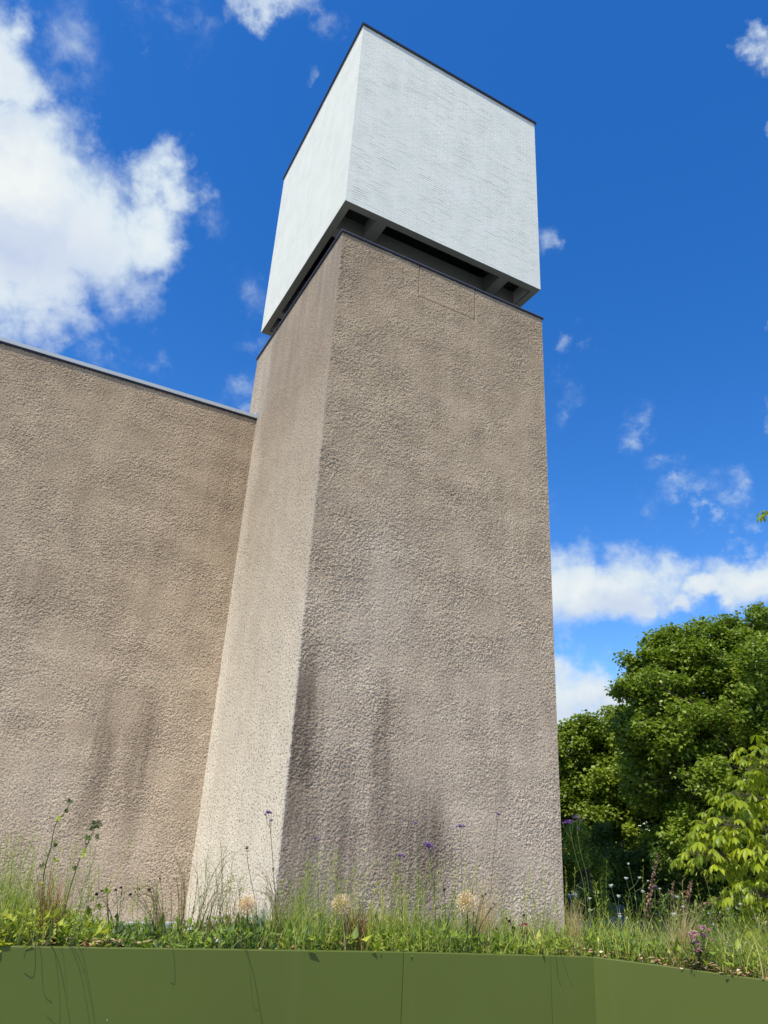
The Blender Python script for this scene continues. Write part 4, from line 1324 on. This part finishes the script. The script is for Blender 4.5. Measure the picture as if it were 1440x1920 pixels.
nl = 0
nl += tree('broadleaf_tree', [(1212, 1242, 42, 26.5), (1200, 1295, 42, 26.5), (1265, 1225, 50, 26.3), (1285, 1320, 90, 26.5), (1340, 1205, 45, 26), (1395, 1190, 45, 26), (1435, 1175, 40, 26), (1300, 1290, 100, 27.5), (1400, 1300, 120, 27), (1330, 1420, 110, 27), (1240, 1400, 80, 27.5), (1420, 1480, 120, 27), (1290, 1520, 90, 27), (1225, 1268, 48, 26.5), (1255, 1290, 80, 26), (1300, 1235, 75, 26), (1345, 1240, 75, 25.5), (1405, 1235, 70, 25.5), (1480, 1225, 80, 26), (1560, 1270, 120, 26), (1250, 1370, 85, 25.5),
                               (1210, 1340, 50, 26), (1330, 1340, 110, 24.5), (1420, 1310, 110, 24.5), (1510, 1320, 130, 25), (1300, 1450, 95, 24.5), (1390, 1440, 110, 24), (1490, 1450, 120, 24.5), (1230, 1450, 60, 26),
                               (1330, 1540, 80, 24.5), (1420, 1550, 90, 24.5), (1620, 1300, 140, 26)],
           (13.4, 25.6), 'large dense green tree, its crown rising highest at the right', M['leaf_big'], 'tree', leaf=.125, per=4600, sig=.34, group='trees beyond the tower', trunk_r=.38)
nl += tree('broadleaf_tree', [(1078, 1392, 34, 33), (1122, 1378, 40, 33), (1160, 1362, 36, 32.8), (1100, 1450, 80, 34), (1180, 1440, 80, 33.5), (1120, 1520, 90, 34), (1220, 1500, 80, 33), (1085, 1415, 48, 33), (1125, 1412, 52, 33), (1165, 1405, 55, 32.5), (1065, 1440, 45, 33.5), (1100, 1475, 60, 32.5), (1160, 1470, 65, 32), (1040, 1480, 60, 33.5), (1000, 1440, 70, 34),
                               (1205, 1480, 60, 31.5), (1110, 1540, 70, 32), (1190, 1550, 70, 31.5), (1050, 1550, 60, 33), (1240, 1530, 50, 31), (940, 1450, 90, 35)],
           (9.0, 32.6), 'lower yellow green tree between the tower edge and the big tree', M['leaf_mid'], 'tree', leaf=.14, per=4200, sig=.36, group='trees beyond the tower', trunk_r=.3)
for args in [
    ([(1075, 1590, 45, 25), (1095, 1640, 45, 24.5), (1070, 1690, 55, 24), (1110, 1710, 40, 24), (1040, 1650, 50, 25)], (7.0, 24.4), 'leafy shrub touching the tower edge, with sunlit patches', 'leaf_mid'),
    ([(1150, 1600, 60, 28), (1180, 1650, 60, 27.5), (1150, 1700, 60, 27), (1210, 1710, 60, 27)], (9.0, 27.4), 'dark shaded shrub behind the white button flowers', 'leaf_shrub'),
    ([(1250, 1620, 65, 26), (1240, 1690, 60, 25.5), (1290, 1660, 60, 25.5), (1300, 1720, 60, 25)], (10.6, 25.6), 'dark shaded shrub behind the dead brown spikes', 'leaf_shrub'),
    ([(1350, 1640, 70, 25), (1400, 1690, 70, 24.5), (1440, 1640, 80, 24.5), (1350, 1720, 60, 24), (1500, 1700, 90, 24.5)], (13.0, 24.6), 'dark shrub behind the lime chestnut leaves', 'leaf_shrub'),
]:
    nl += tree('shrub', args[0], args[1], args[2], M[args[3]], 'shrub', leaf=.11, per=7000, sig=.30, group='shrubs under the trees', trunk_r=.07, kind='ovate', skin=.6)
for k, (px, Y, w_) in enumerate([(1060, 38, 60), (1165, 38, 75), (1290, 36, 90), (1420, 35, 90), (1560, 34, 100)]):
    c0 = at(px, 1650, Y)[0]
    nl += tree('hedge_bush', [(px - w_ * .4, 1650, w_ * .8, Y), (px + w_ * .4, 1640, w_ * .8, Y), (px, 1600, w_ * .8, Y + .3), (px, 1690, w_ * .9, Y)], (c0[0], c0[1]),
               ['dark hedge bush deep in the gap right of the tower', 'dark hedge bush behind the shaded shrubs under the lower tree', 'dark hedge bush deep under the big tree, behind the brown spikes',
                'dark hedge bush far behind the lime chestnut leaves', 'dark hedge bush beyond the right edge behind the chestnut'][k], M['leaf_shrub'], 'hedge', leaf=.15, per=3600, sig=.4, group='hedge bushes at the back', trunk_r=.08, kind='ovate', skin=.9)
print('tree leaves', nl)


def chestnut():
    root = empty('horse_chestnut', (5.2, 8.6, 0))
    tag(root, 'lime green chestnut with big drooping fan leaves, entering at the right edge', 'tree', 'trees beyond the tower')
    org = np.array([5.2, 8.6, 0.0])
    br = MB(); lf = MB()
    hub = np.array([0, 0, 3.4])
    br.tube(curve([(0, 0, 0), (.05, 0, 1.7), (0.02, 0.03, 3.4), (.1, 0, 5.6)], 6), .13, .05, 9)
    # sprays: branch end (px, py, Y), then the leaves round it (px, py)
    sprays = [((1330, 1600, 7.2), [(1285, 1598), (1300, 1612), (1325, 1590), (1345, 1600), (1310, 1578), (1340, 1620), (1365, 1605), (1378, 1618)]),
              ((1380, 1540, 7.3), [(1322, 1545), (1340, 1532), (1360, 1548), (1385, 1536), (1400, 1552), (1350, 1566), (1378, 1570), (1415, 1535), (1330, 1560)]),
              ((1400, 1490, 7.4), [(1345, 1495), (1368, 1486), (1388, 1500), (1410, 1490), (1425, 1505), (1400, 1515)]),
              ((1430, 1430, 7.5), [(1395, 1425), (1412, 1412), (1432, 1425), (1405, 1445), (1425, 1455), (1390, 1462), (1440, 1398), (1450, 1440), (1445, 1475)]),
              ((1420, 1600, 7.1), [(1400, 1590), (1420, 1585), (1438, 1600), (1410, 1612), (1430, 1625), (1450, 1570), (1450, 1540)]),
              ((1430, 1680, 7.2), [(1385, 1655), (1372, 1672), (1405, 1650), (1425, 1648), (1440, 1665), (1400, 1680), (1420, 1690), (1360, 1682), (1445, 1690)]),
              ((1440, 1740, 7.3), [(1395, 1712), (1415, 1722), (1435, 1715), (1380, 1725), (1405, 1745), (1445, 1745), (1425, 1760)]),
              ((1500, 1480, 7.6), [(1480, 1450), (1500, 1470), (1520, 1450), (1490, 1510), (1530, 1500), (1475, 1540), (1510, 1540)]),
              ((1500, 1620, 7.4), [(1475, 1600), (1500, 1590), (1490, 1640), (1520, 1620), (1480, 1670), (1510, 1680), (1480, 1720)]),
              ((1520, 1330, 7.9), [(1480, 1350), (1500, 1320), (1530, 1340), (1550, 1310), (1490, 1390), (1540, 1380)]),
              ((1540, 1120, 8.2), [(1500, 1130), (1530, 1100), (1560, 1130), (1520, 1170), (1560, 1180), (1490, 1210), (1540, 1230)]),
              ((1480, 960, 8.0), [(1452, 962), (1475, 950), (1500, 970), (1490, 930), (1520, 990), (1530, 950)]),
              ((1600, 1400, 8.3), [(1580, 1380), (1610, 1400), (1590, 1440), (1630, 1430), (1600, 1340), (1640, 1370)]),
              ((1620, 1200, 8.6), [(1600, 1180), (1630, 1210), (1610, 1240), (1650, 1190), (1590, 1270), (1640, 1260)])]
    for (bx, by, Y), leaves in sprays:
        tip = at(bx, by, Y)[0] - org
        st = np.array([.02, 0, max(1.2, min(5.0, tip[2] - .25))])
        br.tube(curve([st, (st + tip) / 2 + np.array([0, 0, .06]), tip], 6), .028, .007, 6)
        for (x, y) in leaves:
            for rep in range(7):
                c = at(x + rnd(-1, 1) * min(26, 12 * rep), y + rnd(-1, 1) * min(20, 10 * rep), Y + rnd(-.15, .1) + rep * rnd(.02, .16))[0] - org
                ax = c - tip; ax[2] *= .4
                base_az = math.atan2(ax[1], ax[0]) + rnd(-.4, .4)
                if rep < 2:
                    br.tube(curve([st * .12 + tip * .88, (tip + c) / 2 + np.array([0, 0, .02]), c], 3), .0028, .0018, 4)
                n = random.choice((5, 7, 7))
                L0 = rnd(.07, .13)
                t0 = rnd(.1, .9)
                tiltv = rnd(-.1, .25)
                for i in range(n):
                    q = (i - (n - 1) / 2) / ((n - 1) / 2)
                    az = base_az + q * 1.9
                    L = L0 * (1.05 - .38 * abs(q))
                    lf.leaf(c, (math.cos(az), math.sin(az), -.45 + tiltv), (0, 0, 1), L, L * .36, min(1, max(0, t0 + rnd(-.15, .15))), fold=rnd(.1, .45), droop=rnd(.2, .8), kind='obovate')
    br.build('trunk', M['bark'], root)
    lf.build('crown', M['leaf_lime'], root)


chestnut()
